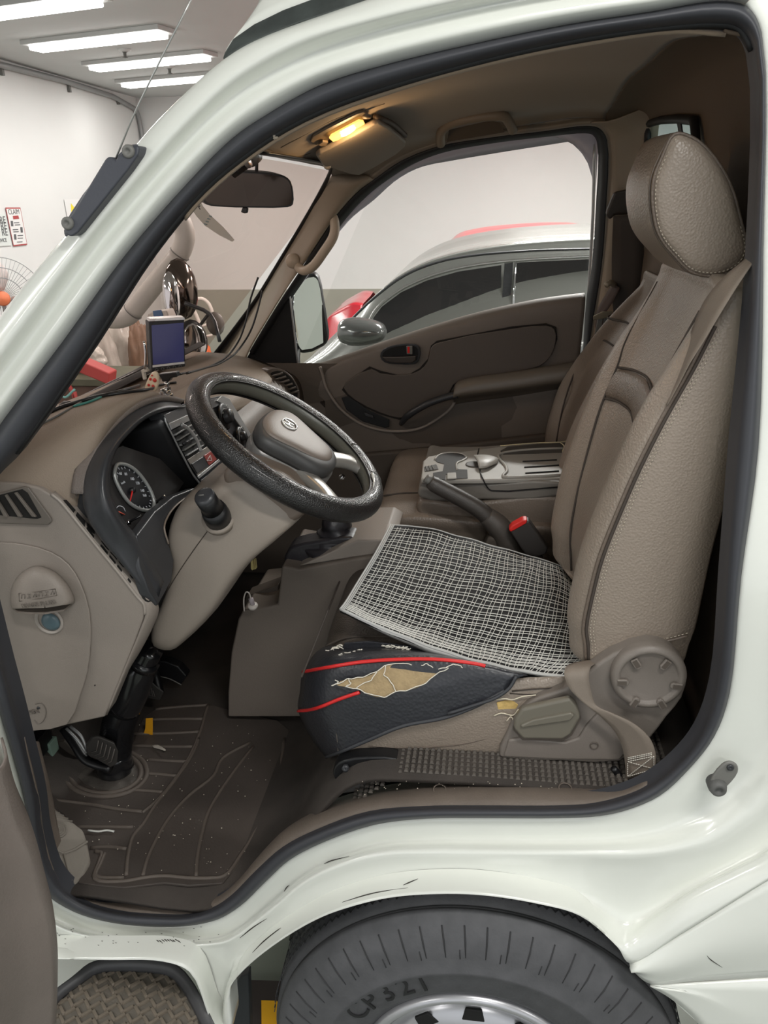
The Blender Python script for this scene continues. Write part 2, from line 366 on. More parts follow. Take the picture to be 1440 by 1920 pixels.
UPR = [
 ((-120, 1000), (-135, 990), (-160, 970), (-190, 950), (-220, 930)),
 ((-20, 825), (-38, 812), (-62, 795), (-85, 780), (-115, 758)),
 ((120, 637), (100, 620), (77, 605), (55, 588), (28, 558)),
 ((235, 478), (215, 463), (192, 446), (172, 432), (143, 417)),
 ((350, 345), (330, 325), (311, 308), (290, 290), (262, 265)),
 ((435, 260), (415, 242), (392, 223), (370, 205), (340, 183)),
 ((500, 215), (482, 190), (462, 166), (442, 142), (418, 114)),
 ((600, 160), (588, 135), (575, 106), (555, 80), (480, 76)),
 ((720, 122), (714, 95), (708, 60), (700, 35), (640, 17)),
 ((920, 75), (914, 48), (902, 12), (895, -10), (850, -50)),
 ((1070, 45), (1065, 20), (1057, -15), (1050, -40), (1030, -90)),
 ((1220, 22), (1216, -2), (1210, -35), (1205, -60), (1190, -120)),
 ((1345, 2), (1343, -20), (1340, -50), (1337, -75), (1330, -140)),
 ((1400, 5), (1412, -15), (1425, -50), (1440, -75), (1460, -140))]
rows = []
for r in UPR:
    q = [BS(a, b, o) for (a, b), o in zip(r, (.075, .048, .061, .030, .05))]; q.insert(0, q[0]+V((0, .03, 0))); q.append(q[-1]+V((-.004, .03, .004))); q.append(q[-1]+V((.02, .05, .01))); rows.append(q)
loft('upper_door_frame', rows, PAINT, truck, 4, 5)
# roof above the gutter and the gutter itself
G1 = [(418, 114), (420, 98), (436, 72), (475, 45), (530, 18), (600, -8), (720, -40), (850, -70)]
G2 = [(419, 118), (432, 104), (452, 90), (502, 66), (560, 43), (640, 17), (745, -10), (860, -45)]
prism('roof_gutter', [BS(a, b, .07) for a, b in G1]+[BS(a, b, .055) for a, b in G2[::-1]], (0, .03, 0), mat('gutter_rubber', (70, 76, 74), .6, bump=.6, bscale=60, var=.4, vscale=25), truck, .004)
ROOF = [[BS(a, b, .10) for a, b in G1], [BS(a, b-30, .2) + V((0, 0, .02)) for a, b in G1]]
loft('roof_skin', [[BS(a, b, .085) for a, b in ((420, 110), (422, 98), (438, 72), (477, 45), (532, 18), (602, -8), (722, -40), (852, -70))],
     [BS(a, b, .12) for a, b in ((470, 60), (478, 40), (485, 10), (500, -20), (560, -50), (640, -80), (760, -110), (880, -130))]], PAINT, truck, 4, 3, thick=.004)
# seal around the opening
SO = [(1345, 2), (1400, 12), (1428, 60), (1431, 480), (1422, 840), (1390, 1080), (1368, 1300), (1340, 1380), (1294, 1440), (1237, 1492), (1181, 1517), (1125, 1530), (1050, 1534), (900, 1534), (800, 1535), (700, 1547), (600, 1582), (542, 1613), (500, 1651), (450, 1699), (408, 1724), (354, 1736), (292, 1738), (208, 1730), (137, 1709), (83, 1672), (54, 1588), (46, 1505), (17, 1395), (0, 1340), (-30, 1200), (-75, 1050), (-80, 930), (-20, 825), (120, 637), (235, 478), (350, 345), (435, 260), (500, 215), (600, 160), (720, 122), (920, 75), (1070, 45), (1220, 22)]
SI = [(1340, 44), (1385, 52), (1412, 92), (1410, 480), (1377, 840), (1358, 1080), (1340, 1290), (1310, 1378), (1267, 1432), (1215, 1472), (1168, 1493), (1110, 1507), (1045, 1511), (900, 1511), (800, 1512), (690, 1522), (592, 1556), (530, 1588), (480, 1632), (432, 1680), (398, 1702), (352, 1715), (296, 1715), (222, 1709), (155, 1690), (108, 1650), (80, 1570), (70, 1495), (43, 1383), (25, 1313), (0, 1220), (-40, 1040), (-40, 930), (30, 848), (165, 655), (278, 480), (382, 355), (468, 284), (530, 243), (612, 202), (722, 163), (922, 108), (1075, 75), (1215, 54)]
rows = []
for (a, b), (c, d) in zip(SO, SI):
    m1 = (a*.7+c*.3, b*.7+d*.3); m2 = (a*.3+c*.7, b*.3+d*.7)
    rows.append([BS(a, b, .075), BS(*m1, .055), BS(*m2, .062), BS(c, d, .085), BS(c, d, .085)+V((0, .03, 0))])
loft('door_seal', rows, RUBBER, truck, 3, 4, cv=True)
# second, thin inner lip of the seal along the pillar and roof
tube('seal_lip', [BS(c, d, .09)+V((0, 0, 0)) for (c, d) in SI[33:]+SI[:3]], .006, RUBBERD, truck, 4, 6)
# side skin behind the wheel arch, with its pressed line
SK = [(1181, 1806), (1275, 1752), (1372, 1692), (1440, 1650), (1600, 1560), (1600, 2050), (1360, 2050), (1330, 1950), (1309, 1916), (1260, 1871), (1219, 1841)]
a_ = cr([BS(a, b, 0) for a, b in SK[:5]], 6); b_ = cr([BS(a, b, 0) for a, b in ((1181, 1813), (1219, 1843), (1300, 1838), (1440, 1830), (1600, 1822))], 6); 
loft('rear_side_skin', [a_, [p.lerp(q, .5)+V((0, -.012, 0)) for p, q in zip(a_, b_)], b_], PAINT, truck, 1, 5, thick=.003, off=0)
c_ = cr([BS(a, b, .001) for a, b in ((1219, 1846), (1260, 1844), (1300, 1842), (1440, 1834), (1600, 1826))], 6); d_ = cr([BS(a, b, .0) for a, b in ((1219, 1848), (1260, 1873), (1309, 1918), (1350, 2000), (1400, 2100))], 6)
loft('lower_side_skin', [c_, [p.lerp(q, .5)+V((.05, -.004, 0)) for p, q in zip(c_, d_)], [q+V((.0, 0, 0)) for q in d_]], PAINT, truck, 1, 4, thick=.003, off=0)
prism('lower_side_panel_rear', [BS(a, b, .002) for a, b in ((1300, 1842), (1440, 1834), (1700, 1826), (1700, 2200), (1400, 2100), (1309, 1918), (1260, 1874), (1222, 1849))], (0, .004, 0), PAINT, truck, 0)
# bump stop on the pillar
t = tag(empty('door_bump_stop', BS(1352, 1455, .05)), 'small grey rubber bump stop screwed to cream sill corner', 'bump stop')
bx = BS(1360, 1445, .052); ax = (BS(1372, 1436, .045)-BS(1345, 1472, .05)).normalized()
pl = [BS(a, b, .048) for a, b in ((1330, 1462), (1352, 1430), (1366, 1424), (1380, 1430), (1382, 1444), (1362, 1470), (1350, 1478), (1336, 1474))]
prism('stop_plate', pl, (0, -.006, 0), GREYP, t, .003, 3)
lathe('rubber_button', BS(1344, 1472, .045), (0, -1, .0), [(.0135, -.01), (.0135, .004), (.011, .012), (.006, .014), (.005, .010), (0, .010)], mat('stop_rubber', (88, 88, 86), .6), t, 20)
lathe('screw', BS(1369, 1438, .042), (0, -1, 0), [(.005, 0), (.005, .003), (.002, .003), (0, .001)], SATIN, t, 12)
# aerial and its base on the pillar
AER = mat('aerial_base', (66, 68, 76), .5, bump=.15, bscale=300)
t = tag(empty('radio_aerial', BS(190, 360, .03)), 'roof aerial with long thin rod on grey plastic base, screwed to pillar', 'aerial')
ap = [BS(a, b, .01) for a, b in ((120, 425), (124, 413), (135, 400), (198, 296), (206, 293), (216, 300), (236, 277), (250, 272), (261, 274), (259, 290), (240, 318), (146, 436), (134, 444), (122, 440))]
prism('aerial_base', ap, (0, .045, 0), AER, t, .009, 1, 4)
prism('base_rim', [BS(a, b, .045) for a, b in ((118, 432), (130, 400), (180, 330), (210, 300), (236, 275), (255, 270), (264, 278), (258, 295), (148, 440), (132, 447), (121, 444))], (0, .012, 0), AER, t, .004, 2)
for a, b in ((126, 419), (240, 284)): lathe('screw', BS(a, b, .008), (0, -1, 0), [(.0085, -.01), (.0085, 0), (.007, .002), (.004, .002), (.003, 0), (0, 0)], GREYP, t, 14)
tube('aerial_rod', [BS(216, 300, .02), BS(258, 200, -.02), BS(364, -12, -.05)], .0012, mat('steel_rod', (170, 170, 168), .3, metal=.6), t, 3, 6)

# ------------------------------------------------------------ cab interior shell
def ip(tab, x):
    for (a, b), (c, d) in zip(tab, tab[1:]):
        if x <= c: return b+(d-b)*max(0, (x-a)/(c-a))
    return tab[-1][1]
ZE = [(-.475, 1.654), (-.39, 1.739), (-.322, 1.787), (-.256, 1.82), (-.143, 1.856), (-.007, 1.886), (.123, 1.905), (.248, 1.915), (.307, 1.90), (.36, 1.885)]
YE = lambda z: .10+max(0, z-1.2)*.2-.012
MY = 1.56
rows = []
for x, zs, zm in ((-.425, 1.797, 1.805), (-.40, 1.81, 1.822), (-.34, 1.83, 1.85), (-.25, 1.86, 1.89), (-.12, 1.89, 1.925), (.0, 1.91, 1.945), (.12, 1.925, 1.955), (.22, 1.93, 1.955), (.28, 1.925, 1.95)):
    ze = ip(ZE, x); y0 = YE(ze); rows.append([(x, y0, ze-.004), (x, y0+.03, ze+(zs-ze)*.55), (x, y0+.12, zs), (x, .55, zm), (x, .78, zm), (x, 1.01, zm), (x, MY-y0-.12, zs), (x, MY-y0-.03, ze+(zs-ze)*.55), (x, MY-y0, ze-.004)])
loft('headliner', rows, HEAD, truck, 4, 4, thick=.004, off=1)
RW = mat('rear_trim', (98, 84, 70), .8, bump=.2, bscale=500)
rows = []
for x, cap in ((.278, 9), (.30, 1.94), (.34, 1.93), (.372, 1.91), (.388, 1.875), (.397, 1.80), (.400, 1.6), (.402, 1.4), (.404, 1.1), (.405, .79)):
    ze = min(ip(ZE, min(x, .36)), cap-.02 if cap < 2 else 9); y0 = YE(ze)+(.0 if cap > 1.8 else .02); r = []
    zs, zm = min(1.925, cap), min(1.95, cap+(.012 if cap > 1.8 else 0))
    for y, z in ((y0, ze), (y0+.03, ze+(zs-ze)*.55), (y0+.12, zs), (.55, zm), (.78, zm), (1.01, zm), (MY-y0-.12, zs), (MY-y0-.03, ze+(zs-ze)*.55), (MY-y0+.004, ze-.02)): r.append((x, y, z))
    rows.append(r)
loft('rear_wall_trim', rows, RW, truck, 3, 3, thick=.004, off=1)
# rear window
def RWp(px, py, e=0): return PX(px, py, .383-e)
wp_ = [(1216, 237), (1222, 230), (1292, 225), (1302, 232), (1304, 300), (1300, 330), (1222, 340), (1215, 330)]
rwt = [o for o in truck.children if o.name.startswith('rear_wall_trim')][0]
cut = prism('cutter', [RWp(a, b, 0)+V((-.1, 0, 0)) for a, b in wp_], (.25, 0, 0), RW, truck, 0)
bm_ = rwt.modifiers.new('hole', 'BOOLEAN'); bm_.operation = 'DIFFERENCE'; bm_.object = cut; bm_.solver = 'EXACT'
bpy.context.view_layer.update()
me_ = bpy.data.meshes.new_from_object(rwt.evaluated_get(bpy.context.evaluated_depsgraph_get())); rwt.modifiers.clear(); rwt.data = me_; bpy.data.objects.remove(cut)
tube('rear_window_rubber', [RWp(a, b, .004) for a, b in wp_], .009, RUBBERD, truck, 3, 8, closed=True)
prism('rear_window_pane', [RWp(a, b, .002) for a, b in wp_], (.002, 0, 0), glass('rear_glass', (.66, .74, .74), .05), truck, 0)
prism('rear_window_divider', [RWp(a, b, .006) for a, b in ((1271, 226), (1278, 226), (1283, 262), (1277, 262))], (-.003, 0, 0), SATIN, truck, 0)
# far B pillar trim
rows = []
for (a, b) in ((1107, 231), (1128, 238), (1143, 262), (1141, 400), (1131, 500), (1118, 590), (1105, 690), (1090, 820)):
    p = FS(a, b, 1.455); e = V((.095, -.03, 0)) if b > 240 else V((.08, -.05, -.0)); rows.append([p, p+e*.12+V((0, -.012, 0)), p+e*.5+V((0, -.014, 0)), V((.40, p.y-.06, p.z+ (.04 if b < 250 else 0)))])
loft('far_pillar_trim', rows, TRIM, truck, 4, 4, thick=.003, off=1)

# windscreen and its surround
def WS(px, py, e=0): return PL(px, py, (1, 0, -.9), -2.04+e)
WG = glass('windscreen_glass', (.78, .68, .64), .05)
ws = [(-.42, 1.80), (-.60, 1.60), (-.885, 1.283)]
loft('windscreen', [[(x+.02*abs(y-.78)*-1, y, z-.004) for y in (.15, .5, .78, 1.06, 1.46)] for x, z in ws], WG, truck, 3, 3)
# black frit line along the far pillar and header
FR = [(395, 668), (440, 610), (480, 555), (520, 490), (560, 424), (590, 372), (612, 330), (617, 318), (606, 308), (545, 297), (485, 287)]
FRo = [(408, 672), (448, 616), (486, 560), (526, 494), (566, 428), (596, 376), (618, 334), (624, 314), (608, 304), (548, 292), (485, 282)]
loft('windscreen_border', [[WS(a, b, .0) for a, b in FR], [WS(a, b, .012) for a, b in FRo]], BLACK, truck, 4, 1, thick=.003)
# far A pillar trim
L1 = [(396, 680), (408, 668), (448, 614), (486, 558), (526, 492), (566, 426), (596, 374), (622, 330), (640, 322)]
L2 = [(455, 690), (469, 655), (500, 602), (530, 553), (560, 508), (596, 452), (630, 402), (672, 356), (700, 336)]
rows = []
for (a, b), (c, d) in zip(L1, L2):
    p = WS(a, b, .01); q = FS(c, d, 1.46); m = p.lerp(q, .35)+V((.012, -.02, 0)); m2 = p.lerp(q, .75)+V((.015, -.028, 0)); rows.append([p, m, m2, q])
loft('far_windscreen_pillar_trim', rows, TRIM, truck, 4, 4, thick=.003, off=1)
# grab handles
def handle(name, pts, r, m, label, kw=None):
    t = tag(empty(name, pts[0]), label, 'handle')
    tube('grip', pts, r, m, t, 6, 12); return t
t = handle('pillar_grab_handle', [PY(606, 402, 1.41), PY(614, 399, 1.375), PY(626, 412, 1.35), PY(626, 440, 1.34), PY(606, 474, 1.34), PY(586, 500, 1.345), PY(568, 507, 1.37), PY(552, 492, 1.40)], .0135, mat('handle_beige', (172, 155, 136), .45), 'beige grab handle on the far windscreen pillar')
for a, b, rr in ((610, 404, .020), (553, 489, .021)): lathe('handle_foot', PY(a, b, 1.415), (0, -1, .05), [(rr, -.01), (rr, .030), (rr*.85, .038), (0, .041)], MATS['handle_beige'], t, 18)
prism('recess', [PY(a, b, 1.418) for a, b in ((572, 476), (598, 438), (611, 432), (604, 452), (584, 480), (574, 490))], (0, -.004, 0), BLACKM, t, 0)
t = handle('roof_grab_handle', [FS(826, 270, 1.40), FS(828, 246, 1.36), FS(846, 231, 1.335), FS(880, 222, 1.325), FS(920, 217, 1.325), FS(944, 218, 1.335), FS(955, 230, 1.36), FS(962, 245, 1.39)], .012, mat('handle_brown', (128, 112, 95), .5), 'brown grab handle above the far side window')
prism('recess', [FS(a, b, 1.40) for a, b in ((838, 266), (842, 244), (862, 233), (920, 226), (938, 230), (946, 248))], (0, .003, 0), mat('recess_brown', (84, 72, 60), .9), t, 0)

# ------------------------------------------------------------ passenger door (closed, far side)
pd = tag(empty('passenger_door', (-.1, 1.5, .6)), 'closed passenger door with taupe panel, far side of cab', 'door')
BK = [(468, 658), (500, 604), (530, 556), (560, 511), (596, 455), (630, 404), (672, 358), (710, 330), (750, 303), (820, 275), (920, 258), (1020, 246), (1100, 236), (1124, 241), (1138, 262), (1136, 400), (1128, 500), (1112, 600), (1098, 700), (1086, 800)]
BI = [(478, 664), (512, 612), (540, 566), (574, 516), (610, 462), (644, 412), (686, 366), (724, 336), (772, 306), (828, 284), (922, 266), (1020, 254), (1096, 247), (1112, 250), (1122, 266), (1119, 400), (1112, 500), (1102, 560), (1092, 700), (1078, 800)]
rows = []
for (a, b), (c, d) in zip(BK, BI):
    p = FS(a, b, 1.46); q = FS(c, d, 1.49); rows.append([p, p.lerp(q, .5)+V((0, -.012, 0)), q])
loft('door_seal', rows, RUBBERD, pd, 3, 4, thick=.004, off=1)
sr = BK[5:]
loft('seal_surround', [[FS(900+(a-900)*k, 470+(b-470)*k, w) for k, w in ((1.0, 1.466), (1.03, 1.456), (1.07, 1.468), (1.14, 1.50))] for a, b in sr], TRIM, truck, 3, 4, thick=.003, off=1)
BG = [(545, 560), (560, 540), (590, 500), (628, 446), (660, 408), (700, 376), (744, 337), (790, 313), (838, 303), (925, 288), (1020, 273), (1098, 261), (1113, 259), (1116, 280), (1112, 400), (1106, 500), (1098, 560)]
rows = []
bi2 = BI[2:18]
a_ = cr([FS(a, b, 1.492) for a, b in BI[2:15]], 4); b_ = cr([FS(a, b, 1.525) for a, b in BG[:15]], 4)
def resamp(P, n):
    L = [0]
    for a, b in zip(P, P[1:]): L.append(L[-1]+(b-a).length)
    out = []; j = 0
    for i in range(n):
        s = L[-1]*i/(n-1)
        while j < len(L)-2 and L[j+1] < s: j += 1
        out.append(P[j].lerp(P[j+1], (s-L[j])/max(L[j+1]-L[j], 1e-9)))
    return out
loft('window_frame', [resamp(a_, 50), resamp(b_, 50)], mat('frame_lavender', (186, 182, 194), .35), pd, 1, 2, thick=.003, off=1)
tube('window_channel', [FS(1115, 262, 1.5), FS(1112, 400, 1.5), FS(1104, 540, 1.5), FS(1098, 620, 1.5)], .0045, SILVER, pd, 4, 8)
loft('window_pane', [[FS(a, b, 1.53) for a, b in ((556, 690), (700, 350))], [FS(a, b, 1.53) for a, b in ((720, 660), (820, 285))], [FS(a, b, 1.53) for a, b in ((900, 610), (930, 265))], [FS(a, b, 1.53) for a, b in ((1105, 575), (1118, 245))]], glass('side_glass', (.93, .94, .93), .03), pd, 2, 2)
prism('corner_cover', [FS(a, b, 1.475) for a, b in ((462, 672), (500, 608), (541, 549), (545, 560), (552, 620), (560, 684), (500, 684))], (0, .012, 0), BLACKM, pd, .002)
tube('corner_cover_strip', [FS(542, 546, 1.472), FS(550, 610, 1.472), FS(558, 682, 1.472)], .0028, SILVER, pd, 4, 6)
# panel
top = [(440, 688), (500, 684), (552, 683), (576, 683), (600, 680), (644, 666), (700, 646), (800, 613), (900, 584), (1000, 562), (1060, 553), (1096, 549)]
P0 = [FS(a, b, 1.50) for a, b in top]
rows = []
def yfs(w, z): return w if z < 1.2 else w-.2*(z-1.2)
for dz, w in ((.0, 1.50), (-.003, 1.484), (-.014, 1.466), (-.04, 1.457), (-.12, 1.455), (-.22, 1.455), (-.42, 1.455), (-.62, 1.46)):
    rows.append([V((p.x, yfs(w, p.z+dz), p.z+dz)) for p in P0])
loft('door_panel', rows, PLASD, pd, 4, 4, thick=.003, off=1)
YP = 1.452
def dp(pts, e=0.): return [FS(a, b, YP-e) for a, b in pts]
INS = [(645, 727), (653, 713), (697, 691), (713, 699), (760, 702), (787, 694), (802, 677), (808, 652), (819, 643), (960, 616), (1024, 610), (1040, 617), (1042, 640), (1032, 668), (1010, 687), (960, 697), (868, 713), (850, 721), (840, 740), (800, 757), (763, 780), (748, 783), (713, 773), (667, 750)]
prism('insert_groove', dp([(a+(-4 if a < 700 else 0)+(3 if a > 1030 else 0), b+(-4 if b < 700 else 4)) for a, b in INS], .001), (0, -.001, 0), mat('groove_dark', (34, 30, 27), .9), pd, 0)
prism('insert_panel', dp(INS, .002), (0, -.006, 0), mat('insert_vinyl', (88, 80, 74), .65, bump=.3, bscale=300), pd, .004, 2)
tube('insert_ridge', dp([(600, 688), (604, 700), (612, 728), (640, 768), (680, 796), (727, 808), (780, 805), (813, 790), (847, 763), (858, 738)], .003), .005, PLAS, pd, 6, 8)
prism('switch_pocket', dp([(640, 745), (652, 742), (690, 768), (730, 786), (730, 800), (722, 802), (680, 790), (650, 768)], .004), (0, -.003, 0), BLACK, pd, .002)
prism('window_switch', dp([(683, 772), (700, 778), (702, 784), (685, 779)], .008), (0, -.008, 0), SATIN, pd, .002)
# handle
bz = prism('handle_bezel', dp([(713, 668), (718, 655), (742, 646), (780, 645), (788, 652), (786, 676), (778, 682), (742, 682), (722, 679)], .004), (0, -.006, 0), SATIN, pd, .003, 2)
prism('handle_cavity', dp([(717, 667), (722, 658), (744, 650), (776, 649), (783, 655), (782, 674), (775, 678), (744, 678), (725, 675)], .0105), (0, -.001, 0), BLACKM, pd, 0, 2)
prism('door_handle', dp([(716, 668), (745, 668), (781, 666), (780, 675), (772, 680), (742, 680), (724, 677)], .012), (0, -.010, 0), mat('handle_dark', (66, 60, 56), .4), pd, .004)
prism('lock_button', dp([(762, 648), (774, 648), (774, 664), (763, 664)], .012), (0, -.008, 0), GREYP, pd, .003)
prism('lock_mark', dp([(764, 650), (768, 650), (768, 662), (764, 662)], .0205), (0, -.001, 0), RED, pd, 0)
# armrest and pull
AR = [(852, 722), (862, 713), (960, 697), (1060, 681), (1092, 676)]
ARb = [(850, 738), (866, 734), (960, 722), (1050, 709), (1088, 704)]
rows = [[PY(a, b, 1.452) for a, b in AR], [PY(a, b+3, 1.40) for a, b in AR], [PY(a, b+1, 1.385) for a, b in ARb], [PY(a, b+8, 1.39) for a, b in ARb], [PY(a, b+16, 1.44) for a, b in ARb], [PY(a, b+22, 1.456) for a, b in ARb]]
loft('armrest', rows, PLAS if 0 else mat('armrest_taupe', (104, 96, 86), .42), pd, 4, 3, thick=.003, off=1)
tube('pull_handle', [PY(752, 795, 1.44), PY(764, 780, 1.41), PY(800, 758, 1.40), PY(836, 745, 1.40), PY(858, 740, 1.40)], [.007, .011, .011, .011, .012], SATIN, pd, 6, 10)
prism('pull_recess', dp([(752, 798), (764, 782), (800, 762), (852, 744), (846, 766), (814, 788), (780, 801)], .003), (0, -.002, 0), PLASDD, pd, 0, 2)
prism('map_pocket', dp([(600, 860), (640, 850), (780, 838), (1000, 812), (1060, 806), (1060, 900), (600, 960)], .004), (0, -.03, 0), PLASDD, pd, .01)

# ------------------------------------------------------------ floor of the cab, sill
fl = [(-1.02, .95), (-1.0, .60), (-.93, .512), (-.7, .50), (-.46, .50), (-.36, .56), (-.26, .72), (-.20, .785), (-.1, .80), (.30, .80), (.41, .80), (.415, 1.2)]
loft('cab_floor', [[(x, (.085 if z < .53 and x < -.4 else .11 if x < -.3 else .125) if y < .1 else y, z) for x, z in fl] for y in (.082, .5, .9, 1.46)], CARPET, truck, 4, 3, thick=.01, off=1)
# woven under-seat carpet squares: raised studs
vv, ff = [], []
for i in range(52):
    for j in range(14):
        x = -.21+i*.0105; y = .14+j*.0115; z = .813+.0015*random.random() + (0 if x > -.12 else (x+.12)*.9)
        k = len(vv); w = .0038
        vv += [V((x-w, y-w, z-.002)), V((x+w, y-w, z-.002)), V((x+w, y+w, z-.002)), V((x-w, y+w, z-.002)), V((x-w*.6, y-w*.6, z+.002)), V((x+w*.6, y-w*.6, z+.002)), V((x+w*.6, y+w*.6, z+.002)), V((x-w*.6, y+w*.6, z+.002))]
        ff += [(k+4, k+5, k+6, k+7), (k, k+1, k+5, k+4), (k+1, k+2, k+6, k+5), (k+2, k+3, k+7, k+6), (k+3, k, k+4, k+7)]
mesh('carpet_studs', vv, ff, mat('stud_rubber', (92, 86, 80), .7), truck, False, 'stuff')
SU = [(1215, 1468), (1166, 1480), (1108, 1474), (1045, 1468), (900, 1467), (790, 1474), (682, 1492), (596, 1520), (543, 1548), (496, 1594), (455, 1645), (418, 1672), (352, 1676), (298, 1674), (236, 1678), (170, 1668), (128, 1645), (100, 1580), (84, 1500), (56, 1390)]
SIb = SI[9:24]+[(155, 1690), (108, 1650), (80, 1570), (70, 1495), (43, 1383)]
rows = []
for (a, b), (c, d) in zip(SIb, SU):
    p = BS(a, b, .088); q = BS(c, d, .15); rows.append([p+V((0, .0, -.02)), p, p.lerp(q, .3)+V((0, 0, .008)), q+V((0, -.01, .002)), q+V((0, .012, -.02) if b > 1500 and a < 560 else (0, .02, -.016)), q+V((0, .02, -.03) if c < 560 else (0, .07, -.05))])
SILLP = mat('sill_plastic', (112, 101, 92), .55, bump=.3, bscale=300, var=.18, vscale=14)
loft('sill_plate', rows, SILLP, truck, 4, 4, thick=.003, off=1)

# wall of the cab in front of the pedals and kick trim
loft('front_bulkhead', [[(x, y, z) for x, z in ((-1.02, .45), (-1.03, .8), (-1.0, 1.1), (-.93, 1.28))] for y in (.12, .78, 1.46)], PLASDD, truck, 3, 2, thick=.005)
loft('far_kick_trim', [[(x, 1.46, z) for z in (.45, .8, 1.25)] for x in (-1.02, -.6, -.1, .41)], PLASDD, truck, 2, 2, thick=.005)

# ------------------------------------------------------------ what stands outside, beyond the cab
CARG = mat('gunmetal_paint', (128, 129, 125), .25, metal=.35, coat=.7); CGL = mat('dark_car_glass', (44, 42, 44), .06, spec=.9)
def sedan(name, y0, top, belt, m, label, w=1.75, ht=.05, seg=None):
    t = tag(empty(name, (top[0].x+1, y0+w/2, 0)), label, 'car')
    rows = []
    for p, b in zip(top, belt):
        rows.append([V((b.x, y0+.02, .25)), V((b.x, y0-.02, .6)), V((b.x, y0, b.z-.06)), b.copy(), b.lerp(p, .96)+V((0, 0, 0)), p.copy(), p+V((.0, .14, ht*.6)), p+V((0, w/2-.2, ht)), p+V((0, w-.5, ht*.5)), V((b.x, y0+w, b.z)), V((b.x, y0+w, .25))])
    loft('car_body', rows, m, t, 3, 4, thick=.004, off=1)
    x0, x1 = belt[0].x, belt[-1].x
    for x in (x0+.45*(x1-x0)/3, x1-.5*(x1-x0)/3):
        for y in (y0+.03, y0+w-.2): lathe('wheel', (x, y, .21), (0, 1, 0), [(0, 0), (.2, .0), (.22, .02), (.32, .02), (.32, .18), (0, .18)], BLACK, t, 20)
    return t
tp = [PY(a, b, 2.95) for a, b in ((560, 690), (622, 632), (690, 566), (745, 520), (800, 492), (860, 474), (950, 459), (1040, 451), (1140, 447), (1300, 452))]
bl = [PY(a, b, 2.76) for a, b in ((540, 700), (600, 682), (640, 668), (700, 650), (780, 640), (850, 636), (950, 630), (1040, 628), (1140, 626), (1300, 628))]
car = sedan('grey_sedan', 2.74, tp, bl, CARG, 'grey sedan with dark windows parked beyond the passenger door', ht=.0)
def CG(px, py, e=0.):   # plane of its side glass
    return PL(px, py, (0, 1, -.36), 2.95-.36*tp[6].z-.02-e)
gl = [(700, 596), (716, 575), (752, 548), (800, 526), (860, 509), (940, 497), (938, 640), (700, 650)]
prism('front_window', [CG(a, b) for a, b in gl], (0, -.004, 0), CGL, car, 0)
prism('rear_window', [CG(a, b) for a, b in ((968, 492), (1150, 484), (1150, 640), (962, 640))], (0, -.004, 0), CGL, car, 0)
prism('door_pillar', [CG(a, b, .004) for a, b in ((946, 494), (962, 492), (952, 640), (936, 640))], (0, -.006, 0), SATIN, car, 0)
tube('pillar_strip', [CG(967, 491, .012), CG(961, 600, .012)], .006, CHROME, car, 2, 6)
tube('window_trim', [CG(a, b, .012) for a, b in ((690, 604), (708, 577), (748, 545), (798, 521), (860, 503), (940, 491), (1040, 484), (1150, 479))], .008, mat('trim_alu', (170, 170, 168), .25, metal=.7), car, 4, 6)
tube('roof_joint', [CG(a, b, .02) for a, b in ((640, 618), (700, 560), (760, 516), (820, 492), (880, 480), (1000, 470), (1150, 466))], .006, SATIN, car, 4, 6)
mc = PY(678, 622, 2.62)
o = loft('mirror_housing', [[mc+V((dx, math.cos(a)*ry, math.sin(a)*rz)) for a in [k*PI/4 for k in range(8)]] for dx, ry, rz in ((-.11, .01, .01), (-.10, .05, .045), (-.04, .075, .065), (.05, .07, .055), (.10, .05, .035), (.115, .01, .01))], mat('mirror_grey', (120, 121, 120), .15, metal=.6, coat=.6), car, 3, 3, cu=True, caps=True)
red = [PY(a, b, 5.0) for a, b in ((800, 520), (845, 464), (892, 450), (980, 441), (1060, 438), (1110, 441), (1200, 466))]
RC = mat('red_car_paint', (178, 36, 48), .25, coat=.6)
rc = sedan('red_car', 4.9, red, [V((p.x, 4.8, .8)) for p in red], RC, 'red car with fin aerial parked behind the grey sedan', 1.6, .02)
prism('fin_aerial', [PY(a, b, 5.6) for a, b in ((1066, 436), (1092, 424), (1095, 442), (1070, 442))], (0, .04, 0), RC, rc, .004)
rh = [PY(a, b, 5.2) for a, b in ((600, 645), (612, 600), (640, 580), (662, 570), (680, 572))]
sedan('red_hatchback', 5.0, rh, [V((p.x, 4.9, .4)) for p in rh], RC, 'red car bonnet showing left of the grey sedan windscreen', 1.2, .02)

# passenger side mirror outside, bracketed to the door
mo = [(548, 546), (566, 520), (588, 512), (597, 520), (605, 560), (613, 610), (615, 638), (606, 650), (564, 664), (556, 650), (549, 600)]
mh = prism('mirror_housing', py_(mo, 1.72), (-.01, .07, 0), BLACK, pd, .012, 2); mh['label'] = 'tall black-framed mirror outside the far window corner'
prism('mirror_glass', [PL(a*.9+58, b*.9+58.5, (.74, -.67, 0), V((.74, -.67, 0)).dot(PY(583, 585, 1.69))) for a, b in mo], (.002, -.002, 0), mat('mirror_glass', (205, 212, 205), .04, metal=1), mh, 0, 2)
tube('mirror_bracket', [PY(560, 640, 1.74), PY(556, 668, 1.6), PY(556, 690, 1.52)], .012, BLACK, pd, 3, 8)
t2 = tag(empty('corner_mirror', PY(340, 545, 1.7)), 'round convex chrome mirror outside the windscreen, above the screen monitor', 'mirror')
c = PY(340, 542, 1.8); ax = (V((.75, -.9, .12))).normalized()
